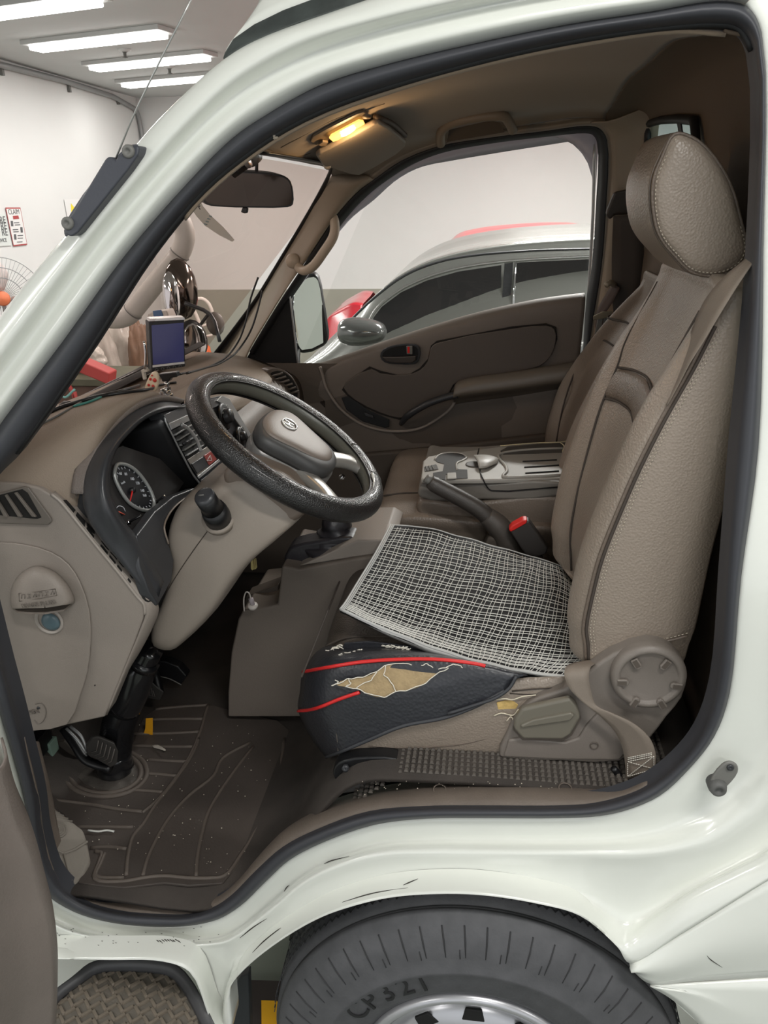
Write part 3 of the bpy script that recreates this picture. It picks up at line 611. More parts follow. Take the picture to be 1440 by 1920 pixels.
def disc(name, c, ax, rx, rz, m, t, dep=.02):
    ax = V(ax).normalized(); x = ax.cross(V((0, 0, 1))).normalized(); z = x.cross(ax)
    return loft(name, [[c+ax*h+x*math.cos(a)*rx*q+z*math.sin(a)*rz*q for a in [k*PI/8 for k in range(16)]] for q, h in ((.02, -dep), (.6, -dep*.8), (.97, -dep*.2), (1, 0), (.9, dep*.3), (.5, dep*.9), (.02, dep*1.1))], m, t, 1, 1, cu=True)
disc('mirror_shell', c, ax, .06, .105, mat('dark_chrome', (120, 110, 104), .12, metal=1), t2, .03)
tube('mirror_arm', [c+V((-.02, 0, -.08)), c+V((.01, 0, -.16)), PY(390, 590, 1.75)], .006, BLACK, t2, 3)
c = PY(322, 556, 1.75); disc('small_mirror', c, (.6, -.9, .1), .03, .085, CHROME, t2, .012)
c = PY(404, 607, 1.8); disc('round_mirror', c, (.7, -.9, .2), .034, .042, mat('mirror_back', (120, 112, 106), .4), t2, .01)
tube('mirror_bar', [PY(346, 568, 1.72), PY(395, 590, 1.75), PY(412, 640, 1.7)], .007, SATIN, t2, 3)
c = PY(362, 640, 1.7); disc('lower_mirror', c, (.8, -.8, .1), .055, .075, BLACK, t2, .02); disc('lower_mirror_glass', c+V((.012, -.014, 0)), (.8, -.8, .1), .045, .064, CHROME, t2, .006)
# big grey duct in the workshop
t = tag(empty('exhaust_duct', PY(290, 540, 2.6)), 'large pale grey curved duct beyond the windscreen', 'duct')
DU = mat('duct_grey', (196, 190, 184), .4)
dpth = 1.9
tube('duct_bend', [PY(a, b, dpth) for a, b in ((288, 372), (318, 386), (338, 412), (347, 440), (342, 465), (336, 477))], .0355, DU, t, 6, 20)
tube('duct_pipe', [PY(a, b, dpth) for a, b in ((337, 476), (284, 541), (248, 586))], .035, DU, t, 6, 20)
tube('duct_elbow', [PY(a, b, dpth) for a, b in ((250, 584), (240, 592), (222, 598), (204, 597), (182, 586), (160, 560))], .0355, DU, t, 6, 20)
for a, b, d in ((337, 476, (-.62, 0, -.78)), (249, 585, (-.7, 0, -.7))): lathe('duct_joint', PY(a, b, dpth), d, [(.0365, -.002), (.038, 0), (.0365, .002)], GREYP, t, 28)
# workshop clutter seen through the windscreen
t = tag(empty('hand_truck', PY(385, 640, 6.5)), 'white tubular hand truck against the grey dado', 'hand truck')
HW = mat('white_tube', (225, 218, 210), .4)
tube('frame', [(PY(385, 650, 6.5).x, 6.5, -.10)]+[PY(a, b, 6.5) for a, b in ((385, 650), (376, 610), (361, 567), (378, 560), (392, 570), (402, 600))], .018, HW, t, 3, 8)
for a, b, c, d in ((372, 614, 392, 607), (380, 632, 398, 628)): tube('crossbar', [PY(a, b, 6.5), PY(c, d, 6.5)], .012, HW, t, 1, 6)
PB = mat('plastic_wrap', (205, 200, 192), .25, bump=.6, bscale=12, var=.25, vscale=6)
def lump(name, px, py, y, rx, ry, rz, m, label, cat, seed=1, grp=None):
    c = PY(px, py, y)
    if c.z-rz > -.11 and 'white_bag' != name and 'orange_bag' != name: tp0 = c.z+rz; rz = (tp0+.11)/2; c.z = tp0-rz
    t = empty(name, (c.x, c.y, c.z-rz)); tag(t, label, cat, grp); rnd = random.Random(seed)
    bm = bmesh.new(); bmesh.ops.create_icosphere(bm, subdivisions=4, radius=1)
    from mathutils import noise
    for v in bm.verts:
        d = 1+.28*noise.noise(v.co*2.2+V((seed, 0, 0)))+.12*noise.noise(v.co*6+V((0, seed, 0))); v.co = V((v.co.x*rx*d, v.co.y*ry*d, v.co.z*rz*d+rz))
    me = bpy.data.meshes.new(name); bm.to_mesh(me); bm.free(); me.materials.append(m); me.polygons.foreach_set('use_smooth', [True]*len(me.polygons))
    o = bpy.data.objects.new('wrapping', me); link(o, t); return t
lump('wrapped_bundle', 226, 640, 5.6, .17, .15, .25, PB, 'pale plastic-wrapped bundle below the duct bend', 'bundle', 3)
lump('plastic_bag', 192, 634, 5.2, .12, .1, .14, PB, 'crumpled clear plastic bag left of the wrapped bundle', 'bag', 9)
lump('orange_bag', 147, 665, 4.6, .13, .12, .11, mat('orange_sack', (205, 92, 44), .5, bump=.4, bscale=10), 'orange sack above the red beam in front of truck', 'bag', 5)
lump('white_bag', 178, 674, 4.5, .08, .07, .09, PB, 'white crumpled bag beside the orange sack', 'bag', 12)
lump('orange_box', 376, 646, 6.3, .12, .1, .06, MATS['orange_sack'], 'small orange bag at the foot of hand truck', 'bag', 15)
lump('brown_bundle', 262, 655, 5.4, .11, .1, .25, mat('brown_wrap', (140, 112, 92), .5, bump=.5, bscale=10, var=.3), 'brown wrapped bundle left of the screen monitor', 'bundle', 21)
t = tag(empty('red_stand', PY(165, 690, 3.9)), 'red painted steel beam stand in front of the truck', 'stand')
RB = mat('red_beam', (176, 66, 66), .5)
q = [PY(125, 665, 3.9), PY(205, 700, 3.9), PY(203, 722, 3.9), PY(122, 688, 3.9)]
prism('beam', q, (0, .12, 0), RB, t, .01)
tube('strut', [PY(112, 690, 3.9), PY(138, 740, 3.9), PY(150, 790, 3.9)], .015, RB, t, 2, 6)
tube('hose', [PY(140, 730, 3.85), PY(120, 745, 3.85), PY(100, 700, 3.85), PY(150, 690, 3.85)], .008, mat('teal_hose', (120, 180, 180), .5), t, 6, 6)
q3 = PY(140, 735, 3.9); tube('leg', [q3, (q3.x, 3.9, -.11)], .015, RB, t, 1, 6); tube('leg', [q3+V((.25, .1, 0)), (q3.x+.25, 4.0, -.11)], .015, RB, t, 1, 6)
t = tag(empty('workbench', PY(150, 750, 5.5)), 'low dark workbench with clutter in front of truck', 'bench')
c = PY(150, 694, 4.55); c.z -= .04; box('bench_top', c, (.8, .5, .05), mat('bench_green', (96, 100, 84), .6, var=.3), t, .005); box('bench_body', (c.x, c.y, (c.z-.03-.11)/2), (.76, .46, c.z-.03+.11), mat('bench_brown', (96, 76, 68), .7, var=.3), t, .005)

# ------------------------------------------------------------ seats
ZT = [(.98, .186), (1.02, .183), (1.06, .176), (1.13, .182), (1.19, .191), (1.27, .212), (1.34, .233), (1.42, .262), (1.49, .291), (1.56, .316), (1.60, .328)]
ZB = [(.98, .33), (1.06, .345), (1.19, .352), (1.34, .366), (1.42, .368), (1.56, .372), (1.61, .372)]
OFF = [(.0, 0), (.018, -.018), (.047, -.027), (.075, -.020), (.105, .002), (.23, .012), (.365, .002), (.395, -.018), (.425, -.028), (.455, -.019), (.475, 0)]
def make_back(parent, y0, y1fn, dx, zs, nm='backrest', m=LEATH, lean=0.):
    rows = []
    for z in zs:
        xs = ip(ZT, min(z, 1.60))+dx+lean*(z-1.); xb = min(ip(ZB, z)+dx*.3, .396); w = (y1fn(z)-y0)/.475; r = []
        k = 1 if z < 1.45 else max(.25, 1-(z-1.45)*6)
        for a, b in OFF: r.append((min(xs+b*k, xb-.012), y0+a*w, z))
        r += [(xb, y0+.47*w, z), (xb+.006, y0+.40*w, z), (xb+.006, y0+.07*w, z), (xb, y0+.005, z)]
        rows.append([V(p) for p in r])
    # crown
    last = rows[-1]; c = sum(last, V())/len(last)
    for s, dz in ((.93, .012), (.7, .02), (.3, .024)): rows.append([V((c.x+(p.x-c.x)*s, c.y+(p.y-c.y)*(1-(1-s)*.35), p.z+dz)) for p in last])
    f = rows[0]; c = sum(f, V())/len(f)
    rows.insert(0, [V((c.x+(p.x-c.x)*.8, c.y+(p.y-c.y)*.92, p.z-.012)) for p in f]); rows.insert(0, [V((c.x+(p.x-c.x)*.3, c.y+(p.y-c.y)*.4, p.z-.016)) for p in f])
    return loft(nm, rows, m, parent, 3, 3, cu=True, caps=True)
def bx_(y, z, y0=.22, y1=.695, dx=0., lean=0., e=.0012):   # front surface x of a backrest at (y, z)
    k = 1 if z < 1.45 else max(.25, 1-(z-1.45)*6)
    return V((ip(ZT, min(z, 1.6))+dx+lean*(z-1.)+ip(OFF, (y-y0)/(y1-y0)*.475)*k-e, y, z))
ds = tag(empty('driver_seat', (.1, .45, .8)), 'taupe leather driver seat beside the open door, with round recliner cover', 'seat')
ZL = [.995, 1.03, 1.06, 1.13, 1.19, 1.27, 1.34, 1.42, 1.49, 1.55, 1.585]
make_back(ds, .22, lambda z: .695 if z < 1.4 else .695-(z-1.4)*.12, 0, ZL)
sp = [V((ip(ZT, z)+.0, .2185, z)) for z in (1.0, 1.03, 1.06, 1.13, 1.19, 1.27, 1.34, 1.42, 1.49, 1.55)]
tube('side_seam', [p+V((0, .001, 0)) for p in sp], .0028, SEAM, ds, 4, 6)
tube('side_piping', [p+V((-.005, .003, 0)) for p in sp], .0032, LEATHD, ds, 4, 6)
tube('bottom_seam', [V((.187, .219, 1.0)), PY(1150, 1226, .216), PY(1200, 1208, .214), PY(1250, 1202, .214), PY(1290, 1192, .216)], .0025, LEATHD, ds, 4, 6)
dashes('seam_stitches', [[p+V((.006, -.0005, 0)) for p in sp], [p+V((.011, -.001, 0)) for p in sp], [PY(1150, 1221, .2145), PY(1200, 1203, .2125), PY(1250, 1197, .2125), PY(1290, 1187, .2145)],
        [PY(a, b, .216) for a, b in ((1399, 560), (1396, 640), (1391, 740), (1388, 800))]], STITCH, ds, .0009, .0062, .6)
tube('insert_seam', [bx_(y, z) for y, z in ((.63, 1.57), (.625, 1.52), (.615, 1.46), (.605, 1.42), (.60, 1.34), (.59, 1.25), (.575, 1.15), (.565, 1.08), (.56, 1.0))], .0022, SEAM, ds, 4, 6)
tube('insert_seam', [bx_(y, z) for y, z in ((.30, 1.56), (.31, 1.50), (.315, 1.42), (.315, 1.34), (.315, 1.25), (.32, 1.15), (.32, 1.05))], .0022, SEAM, ds, 4, 6)
for z0 in (1.415, 1.355): tube('insert_cross_seam', [bx_(y, z0+.012*math.sin((y-.31)/.29*PI), e=.0005) for y in (.315, .36, .41, .46, .51, .56, .602)], .0024, SEAM, ds, 3, 6)
rows = [[bx_(y, z0+.011*math.sin((y-.31)/.29*PI), e=e) for y in (.32, .36, .41, .46, .51, .56, .598)] for z0, e in ((1.358, .0005), (1.363, .005), (1.385, .008), (1.407, .005), (1.412, .0005))]
loft('insert_band', rows, mat('band_leather', (108, 96, 85), .38, bump=.3, bscale=260, vor=True), ds, 3, 3)
# headrest
HO = [(1264, 252), (1240, 297), (1227, 330), (1223, 362), (1225, 395), (1232, 430), (1244, 454), (1266, 480), (1294, 508), (1327, 517), (1366, 511), (1392, 492), (1400, 468), (1390, 420), (1367, 342), (1330, 285), (1297, 258)]
H0 = [PY(a, b, .345) for a, b in HO]; hc = sum(H0, V())/len(H0)
def hs(y, s, dx=0.): return [V((hc.x+(p.x-hc.x)*s+dx, y, hc.z+(p.z-hc.z)*s)) for p in H0]
loft('headrest', [hs(.330, .3), hs(.331, .6), hs(.335, .88), hs(.345, .995), hs(.36, 1.02), hs(.41, 1.035, -.002), hs(.47, 1.045, -.003), hs(.53, 1.04, -.002), hs(.585, 1.01), hs(.605, .9), hs(.612, .5)], LEATH, ds, 4, 3, cu=True, caps=True)
tube('headrest_seam', [p+V((0, -.0015, 0)) for p in hs(.345, 1.0)], .0026, LEATHD, ds, 4, 6, closed=True)
dashes('headrest_stitches', [[V((p.x, .3385, p.z)) for p in hs(.33, .945)[:13]]+[V((p.x, .3385, p.z)) for p in hs(.33, .945)[13:14]]], STITCH, ds, .0009, .0058, .6)
tube('headrest_front_seam', [V((p.x-.002, p.y, p.z)) for p in hs(.352, 1.012)[:10]], .002, LEATHD, ds, 4, 6)
for y in (.40, .54): tube('headrest_post', [(.340, y, 1.59), (.335, y, 1.66)], .006, CHROME, ds, 1, 10)
lathe('post_sleeve', PY(1337, 528, .40), (0, -.3, 1), [(.0, .006), (.009, .006), (.011, 0), (.011, -.02)], GREYP, ds, 14)
# cushion
CO = [(-.20, .785), (-.285, .79), (-.312, .835), (-.305, .90), (-.275, .932), (-.20, .945), (-.05, .940), (.10, .935), (.20, .94), (.235, .90), (.215, .79), (0, .782)]
cc = V((-.05, 0, .875))
def cs(y, s, dz=0.): return [V((cc.x+(x-cc.x)*(1-(1-s)*.35)+(.045*max(0, min(1, (.40-y)/.17)) if x < -.25 else 0), y, cc.z+(z-cc.z)*s+(dz if z > .9 else 0))) for x, z in CO]
LEATHDM = mat('dark_mottled_leather', (84, 76, 69), .42, bump=.35, bscale=260, vor=True, var=.2, vscale=12)  # cushion leather, darker and more mottled than the cushion side
loft('cushion', [cs(.212, .6), cs(.206, .85), cs(.212, .97), cs(.235, 1.0, -.012), (cs(.30, 1.0, -.002)), cs(.36, 1.0, .002), cs(.46, 1., .008), cs(.58, 1, .014), cs(.66, 1.0, .016), cs(.69, .96), cs(.70, .7)], LEATHDM, ds, 4, 3, cu=True, caps=True)
tube('cushion_seam', [V((-.292, .34, .925)), V((-.25, .345, .9435)), V((-.15, .35, .947)), V((0, .35, .943))], .0022, SEAM, ds, 4, 6)
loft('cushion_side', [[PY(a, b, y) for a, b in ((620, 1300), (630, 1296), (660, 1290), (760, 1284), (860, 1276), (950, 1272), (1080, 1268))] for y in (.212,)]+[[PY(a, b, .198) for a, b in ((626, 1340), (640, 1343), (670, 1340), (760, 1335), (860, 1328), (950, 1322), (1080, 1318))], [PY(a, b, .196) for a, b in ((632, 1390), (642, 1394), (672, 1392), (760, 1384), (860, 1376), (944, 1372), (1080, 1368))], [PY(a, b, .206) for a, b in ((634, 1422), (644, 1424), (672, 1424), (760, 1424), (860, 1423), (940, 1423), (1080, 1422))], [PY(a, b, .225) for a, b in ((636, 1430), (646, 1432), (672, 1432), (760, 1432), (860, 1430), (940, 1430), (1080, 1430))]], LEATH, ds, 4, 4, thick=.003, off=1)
for pts in ([(690, 1398), (760, 1402), (860, 1396), (930, 1380)], [(820, 1388), (880, 1380), (935, 1362)]): tube('leather_crease', [PY(a, b, .198) for a, b in pts], .0014, LEATHD, ds, 4, 5)
tube('cushion_cross_seam', [V((-.316, y, .915+.005)) for y in (.24, .35, .5, .62, .68)], .002, SEAM, ds, 3, 6)
# torn corner with foam
FOAM = mat('foam_yellow', (224, 190, 120), .9, bump=.8, bscale=120, var=.3, vscale=60)
prism('torn_foam', [PY(a, b, .2) for a, b in ((931, 1316), (946, 1312), (962, 1313), (972, 1320), (966, 1332), (960, 1340), (944, 1338), (930, 1340), (933, 1328))], (0, -.003, 0), FOAM, ds, .0015)
for pts in ([(926, 1342), (940, 1337), (962, 1341), (972, 1330)], [(930, 1312), (948, 1310), (960, 1312), (980, 1306), (1005, 1303)], [(950, 1352), (958, 1344), (966, 1356), (961, 1348)]):
    tube('torn_thread', [PY(a, b, .193) for a, b in pts], .0011, mat('thread_cream', (222, 212, 190), .8), ds, 4, 5)
for pts in ([(960, 1296), (1000, 1292), (1040, 1290)], [(956, 1300), (990, 1302), (1040, 1298)]): tube('stretch_crease', [PY(a, b, .203) for a, b in pts], .0012, SEAM, ds, 4, 5)
# plastic side cover with lever and recliner cap
SC = mat('seat_side_plastic', (120, 112, 105), .48, bump=.2, bscale=420)
out = [(936, 1421), (950, 1376), (972, 1334), (1010, 1308), (1058, 1292), (1100, 1262), (1150, 1226), (1215, 1204), (1262, 1218), (1288, 1262), (1279, 1310), (1250, 1346), (1221, 1384), (1190, 1408), (1163, 1429), (1050, 1428)]
cov = prism('side_cover', [PY(a, b, .188) for a, b in out], (0, .03, 0), SC, ds, .006, 2, 3)
prism('cover_step', [PY(a, b, .183) for a, b in ((944, 1420), (954, 1388), (975, 1384), (1060, 1392), (1085, 1384), (1100, 1360), (1128, 1330), (1160, 1360), (1190, 1395), (1162, 1426), (1050, 1425))], (0, .01, 0), SC, ds, .004, 1)
c = PY(1216, 1268, .178); rr = (PY(1288, 1268, .178)-c).length
lathe('recliner_cap', c, (0, -1, 0), [(rr, -.012), (rr, 0), (rr*.97, .005), (rr*.88, .0085), (rr*.80, .0085), (rr*.76, .0035), (rr*.74, .003), (0, .003)], SC, ds, 56)
for a, b in ((1193, 1243), (1247, 1245), (1167, 1278), (1268, 1285), (1190, 1315), (1240, 1318)):
    p = PY(a, b, .1725); d = (PY(1216, 1279, .1725)-p).normalized(); e = V((d.z, 0, -d.x))
    prism('cap_rib', [p-d*.009-e*.006, p+d*.006-e*.006, p+d*.010-e*.003, p+d*.010+e*.003, p+d*.006+e*.006, p-d*.009+e*.006], (0, -.005, 0), SC, ds, .0018)
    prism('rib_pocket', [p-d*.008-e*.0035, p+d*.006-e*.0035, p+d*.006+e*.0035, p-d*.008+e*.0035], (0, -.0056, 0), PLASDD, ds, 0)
lv = [(963, 1368), (965, 1347), (979, 1329), (1070, 1309), (1082, 1322), (1089, 1347), (1072, 1378), (1056, 1388), (980, 1387)]
prism('lever_recess', [PY(a*1.01-10.2, b*1.01-13.5, .181) for a, b in lv], (0, -.001, 0), PLASDD, ds, 0)
lever = prism('height_lever', [PY(a, b, .168) for a, b in lv], (0, .014, 0), mat('lever_plastic', (112, 107, 96), .36), ds, .006, 1, 4)
prism('lever_ridge', [PY(a, b, .163) for a, b in ((976, 1361), (1000, 1350), (1070, 1337), (1078, 1342), (1070, 1352), (1000, 1362), (978, 1366))], (0, .008, 0), MATS['lever_plastic'], ds, .003)
lathe('cover_hole', PY(1114, 1398, .182), (0, -1, 0), [(.0075, .0), (.0068, .0012), (.0058, .0012), (.0055, -.004), (0, -.004)], PLASDD, ds, 18)
# rail, front lever
box('seat_rail', (-.02, .25, .785), (.44, .05, .025), BLACK, ds, .003)
rl = prism('slide_lever', [PY(a, b, .17) for a, b in ((624, 1452), (628, 1436), (645, 1426), (690, 1420), (746, 1424), (745, 1433), (704, 1438), (692, 1450), (660, 1462), (634, 1468))], (0, .03, 0), BLACK, ds, .004, 2)
lathe('lever_bolt', PY(648, 1440, .166), (0, -1, .3), [(.007, -.002), (.007, .004), (.003, .005), (0, .002)], SATIN, ds, 6)
prism('rail_cap', [PY(a, b, .175) for a, b in ((632, 1466), (690, 1452), (702, 1448), (700, 1474), (668, 1486), (634, 1490))], (0, .04, 0), mat('dusty_grey_plastic', (112, 110, 108), .4, var=.3, vscale=40), ds, .004)

# belts
b1 = tag(empty('driver_seat_belt', PY(1350, 560, .18)), 'grey shoulder belt running from the door pillar down over driver backrest', 'seat belt')
ribbon('webbing', [PY(a, b, y) for a, b, y in ((1425, 448, .20), (1403, 480, .20), (1360, 517, .215), (1322, 563, .25), (1300, 612, .27), (1283, 660, .27), (1264, 712, .26), (1246, 756, .255))],
       [PY(a, b, y) for a, b, y in ((1425, 476, .17), (1405, 503, .17), (1377, 545, .175), (1343, 600, .18), (1318, 642, .185), (1295, 678, .19), (1274, 718, .20), (1250, 762, .21))], WEB, b1, 6, .0014, 4)
b2 = tag(empty('lap_belt', PY(1150, 1370, .16)), 'grey lap belt strap twisting over the recliner cover, stitched end at sill', 'seat belt')
A = [(1128, 1236, .23), (1092, 1240, .21), (1062, 1250, .18), (1058, 1264, .165), (1066, 1288, .16), (1092, 1316, .158), (1126, 1343, .158), (1152, 1370, .16), (1166, 1398, .16), (1172, 1430, .16), (1174, 1462, .16)]
B = [(1130, 1240, .23), (1118, 1244, .20), (1107, 1252, .175), (1104, 1268, .165), (1108, 1294, .162), (1118, 1322, .160), (1150, 1338, .152), (1190, 1358, .145), (1218, 1384, .142), (1229, 1412, .14), (1229, 1446, .14)]
ribbon('webbing', [PY(*p) for p in A], [PY(*p) for p in B], WEB, b2, 6, .0018, 4)
sq_ = [(1177, 1428), (1226, 1418), (1226, 1442), (1177, 1456)]
dashes('box_stitching', [[PY(a, b, .1545-(a-1177)*.0003) for a, b in q] for q in ([sq_[0], sq_[1]], [sq_[1], sq_[2]], [sq_[2], sq_[3]], [sq_[3], sq_[0]], [sq_[0], sq_[2]], [sq_[1], sq_[3]], [(1177, 1424), (1226, 1414)], [(1177, 1421), (1226, 1411)])], mat('pale_thread', (206, 200, 190), .7), b2, .0009, .004, .8)
tube('belt_anchor', [PY(a, b, .17) for a, b in ((1176, 1466), (1160, 1452), (1150, 1440))], .006, BLACK, b2, 3)

# old black cover with red piping draped on the front corner
bc = tag(empty('black_seat_cover', (-.2, .2, .86)), 'torn black vinyl seat cover with red piping on the cushion front corner', 'seat cover')
VIN = mat('black_vinyl', (46, 47, 52), .38, bump=.35, bscale=160, vor=True, coat=.1)
def dr(rows_): return [[PY(a, b, y) for a, b, y in r] for r in rows_]
DR = [
 [(650, 1196, .46), (690, 1190, .45), (740, 1190, .43), (800, 1204, .41), (860, 1216, .39), (930, 1236, .36), (985, 1252, .33)],
 [(594, 1222, .37), (628, 1212, .335), (700, 1208, .325), (780, 1216, .312), (860, 1232, .295), (930, 1250, .27), (990, 1266, .25)],
 [(568, 1260, .33), (616, 1251, .225), (680, 1241, .212), (760, 1236, .210), (830, 1237, .209), (900, 1246, .207), (984, 1266, .204)],
 [(562, 1298, .33), (606, 1290, .212), (680, 1280, .198), (760, 1274, .196), (840, 1268, .196), (905, 1262, .198), (975, 1270, .199)],
 [(559, 1332, .33), (602, 1326, .205), (660, 1308, .190), (740, 1300, .187), (820, 1290, .189), (890, 1284, .193), (962, 1278, .196)],
 [(584, 1385, .30), (622, 1380, .20), (684, 1356, .187), (760, 1336, .183), (836, 1322, .186), (900, 1306, .19), (955, 1288, .194)],
 [(612, 1422, .27), (640, 1412, .195), (692, 1390, .186), (756, 1364, .182), (836, 1348, .184), (894, 1326, .188), (946, 1298, .192)]]
DRV = [[(a, b, y) for a, b, y in r] for r in DR]
loft('vinyl_panel', dr(DR), VIN, bc, 4, 5, thick=.0018, off=1)
tube('red_piping', [PY(a, b, y-.002) for a, b, y in DR[2][:6]]+[PY(910, 1249, .203)], .0032, mat('red_piping', (216, 46, 46), .35), bc, 5, 8)
tube('red_piping', [PY(559, 1333, .322), PY(580, 1331, .25), PY(602, 1325, .199), PY(636, 1311, .190), PY(674, 1298, .186)], .0032, MATS['red_piping'], bc, 5, 8)
tube('hem', [PY(a, b-3, y-.001) for a, b, y in DR[6]], .0035, mat('hem_black', (58, 59, 63), .5), bc, 5, 6)
tube('hem', [PY(a, b, y-.003) for a, b, y in ((968, 1268, .199), (955, 1290, .193), (930, 1308, .188), (890, 1322, .186), (840, 1338, .183))], .003, MATS['hem_black'], bc, 5, 6)
def tear(px, py): return .211-.023*max(0, min(1, (py-1240)/60))-.0035
TP = [(630, 1283), (650, 1273), (680, 1270), (706, 1260), (722, 1247), (752, 1243), (772, 1247), (778, 1252), (790, 1248), (822, 1254), (840, 1253), (817, 1264), (800, 1280), (768, 1293), (742, 1297), (720, 1307), (692, 1302), (670, 1291), (648, 1287)]
prism('torn_backing', [PY(a, b, tear(a, b)) for a, b in TP], (0, -.0012, 0), mat('tan_felt', (172, 150, 114), .95, bump=.8, bscale=260, var=.2, vscale=80), bc, 0, 2)
TH = mat('white_threads', (225, 220, 208), .8)
thr = [TP[:7], TP[9:19], [(630, 1283), (622, 1286), (634, 1279), (628, 1275)], [(653, 1272), (658, 1281), (648, 1288)], [(706, 1260), (695, 1275), (668, 1290)], [(722, 1248), (720, 1265), (738, 1285), (742, 1296)], [(836, 1252), (850, 1246), (862, 1248), (868, 1252)], [(790, 1248), (800, 1244), (812, 1252)]]
for p in thr:
    q = []
    for (a, b), (c, d) in zip(p, p[1:]):
        for k in range(3): q.append((a+(c-a)*k/3+random.uniform(-1.2, 1.2), b+(d-b)*k/3+random.uniform(-1.2, 1.2)))
    q.append(p[-1]); tube('torn_thread', [PY(a, b, tear(a, b)-.003) for a, b in q], .0009, TH, bc, 2, 5)
for a0, b0, a1, b1_, n in ((606, 1222, 640, 1210, 12), (715, 1212, 768, 1218, 22), (634, 1228, 684, 1217, 10)):
    for k in range(n):
        f = random.random(); a = a0+(a1-a0)*f; b = b0+(b1_-b0)*f+random.uniform(-2, 2); y = .30-(b-1210)*.0022-.004
        tube('frayed_fibre', [PY(a, b, y), PY(a+random.uniform(2, 7), b+random.uniform(-3, 1), y), PY(a+random.uniform(6, 11), b+random.uniform(-3, 3), y)], .0011, TH, bc, 1, 4)
prism('cover_top_fold', [PY(a, b, .30) for a, b in ((640, 1220), (646, 1206), (690, 1203), (760, 1211), (820, 1220), (850, 1230), (760, 1224), (700, 1215))], (0, .004, 0), VIN, bc, .001)

# woven mat
wm = tag(empty('woven_seat_mat', (0, .47, .97)), 'black and white checked woven seat mat lying on the driver cushion', 'seat mat')
MR = [[(733, 984, .68), (800, 990, .685), (870, 1008, .685), (940, 1028, .68), (1005, 1046, .675), (1055, 1064, .66), (1090, 1092, .64)],
      [(703, 1040, .55), (775, 1052, .54), (850, 1066, .53), (930, 1080, .53), (1000, 1092, .52), (1060, 1108, .52), (1097, 1132, .51)],
      [(670, 1094, .43), (742, 1114, .40), (820, 1133, .39), (900, 1150, .385), (980, 1162, .38), (1050, 1172, .37), (1106, 1188, .36)],
      [(648, 1130, .36), (715, 1158, .33), (795, 1184, .315), (875, 1206, .305), (955, 1222, .295), (1030, 1232, .285), (1112, 1238, .27)],
      [(638, 1143, .335), (702, 1172, .305), (782, 1204, .28), (862, 1232, .265), (942, 1252, .25), (1004, 1264, .24), (1070, 1272, .225)]]
R0 = [[PY(*p) for p in r] for r in MR]
NU, NV = 10, 8
RR_ = [cr(r, NU) for r in R0]; cols = [cr([r[j] for r in RR_], NV) for j in range(len(RR_[0]))]
GR = [[c[i] for c in cols] for i in range(len(cols[0]))]; nr, nc = len(GR), len(GR[0])
def gs(u, v, e=0.):
    a = min(max(u, 0), 1)*(nc-1); b = min(max(v, 0), 1)*(nr-1); i, j = min(int(b), nr-2), min(int(a), nc-2); fb, fa = b-i, a-j
    p = GR[i][j].lerp(GR[i][j+1], fa).lerp(GR[i+1][j].lerp(GR[i+1][j+1], fa), fb)
    n = (GR[i][j+1]-GR[i][j]).cross(GR[i+1][j]-GR[i][j]).normalized()
    if n.z < 0: n = -n
    return p+n*(e+.0012*math.sin(u*38)*math.sin(v*9+u*4))
loft('mat_base', [[gs(u/60, v/40) for u in range(61)] for v in range(41)], mat('mat_black', (20, 19, 20), .8), wm, 1, 1, thick=.007, off=1)
vv, ff = [], []
def strand(f, n, w, h, twist=0):
    global vv, ff
    P = [f(k/n) for k in range(n+1)]
    for i, (p, nn) in enumerate(P):
        a = P[max(i-1, 0)][0]; b = P[min(i+1, n)][0]; t = (b-a).normalized(); s = t.cross(nn).normalized(); k = len(vv)
        vv += [p-s*w, p+nn*h-s*w*.4, p+nn*h+s*w*.4, p+s*w]
        if i < n:
            for q in range(3): ff.append((k+q, k+q+1, k+q+5, k+q+4))
def nrm(u, v):
    p = gs(u, v); a = gs(u+.01, v) if u < .98 else p*2-gs(u-.01, v); b = gs(u, v+.01) if v < .98 else p*2-gs(u, v-.01)
    n = (a-p).cross(b-p).normalized(); return n if n.z > 0 else -n
M1, M2 = 25, 20
for k in range(M1):
    for d in (0, .36):
        u = .035+.945*(k+d)/M1+.0
        strand(lambda t, u=u: (gs(u+.003*math.sin(t*17+u*30), .02+t*.95, .0004), nrm(min(u, .97), .02+t*.95)), 60, .00058, .0009)
for k in range(M2):
    for d in (0, .36):
        v = .03+.925*(k+d)/M2
        strand(lambda t, v=v: (gs(.02+t*.975, v+.003*math.sin(t*23+v*20), .0006), nrm(.02+t*.975, v)), 70, .00058, .0009)
mesh('woven_strands', vv, ff, mat('strand_white', (222, 220, 214), .7), wm, True, 'stuff')
EDG = mat('edge_braid', (196, 196, 194), .75)
for off_, rr in ((.0, .0022), (.012, .0014), (.022, .0014)):
    tube('edge_braid', [gs(u/30, 1-off_, .001) for u in range(31)], rr, EDG, wm, 1, 6)
    tube('edge_braid', [gs(off_*.7, v/20, .001) for v in range(21)], rr, EDG, wm, 1, 6)
tube('edge_braid', [gs(u/30, .0, .0) for u in range(31)], .002, EDG, wm, 1, 6)
loft('mat_edge_band', [[gs(u/30, 1, 0)+V((0, -.001, 0)) for u in range(29)], [gs(u/30, 1, 0)+V((.004, .004, -.006-.010*math.sin(PI*min(1, u/22)))) for u in range(29)]], mat('edge_tape', (206, 206, 204), .7), wm, 1, 2, thick=.001)

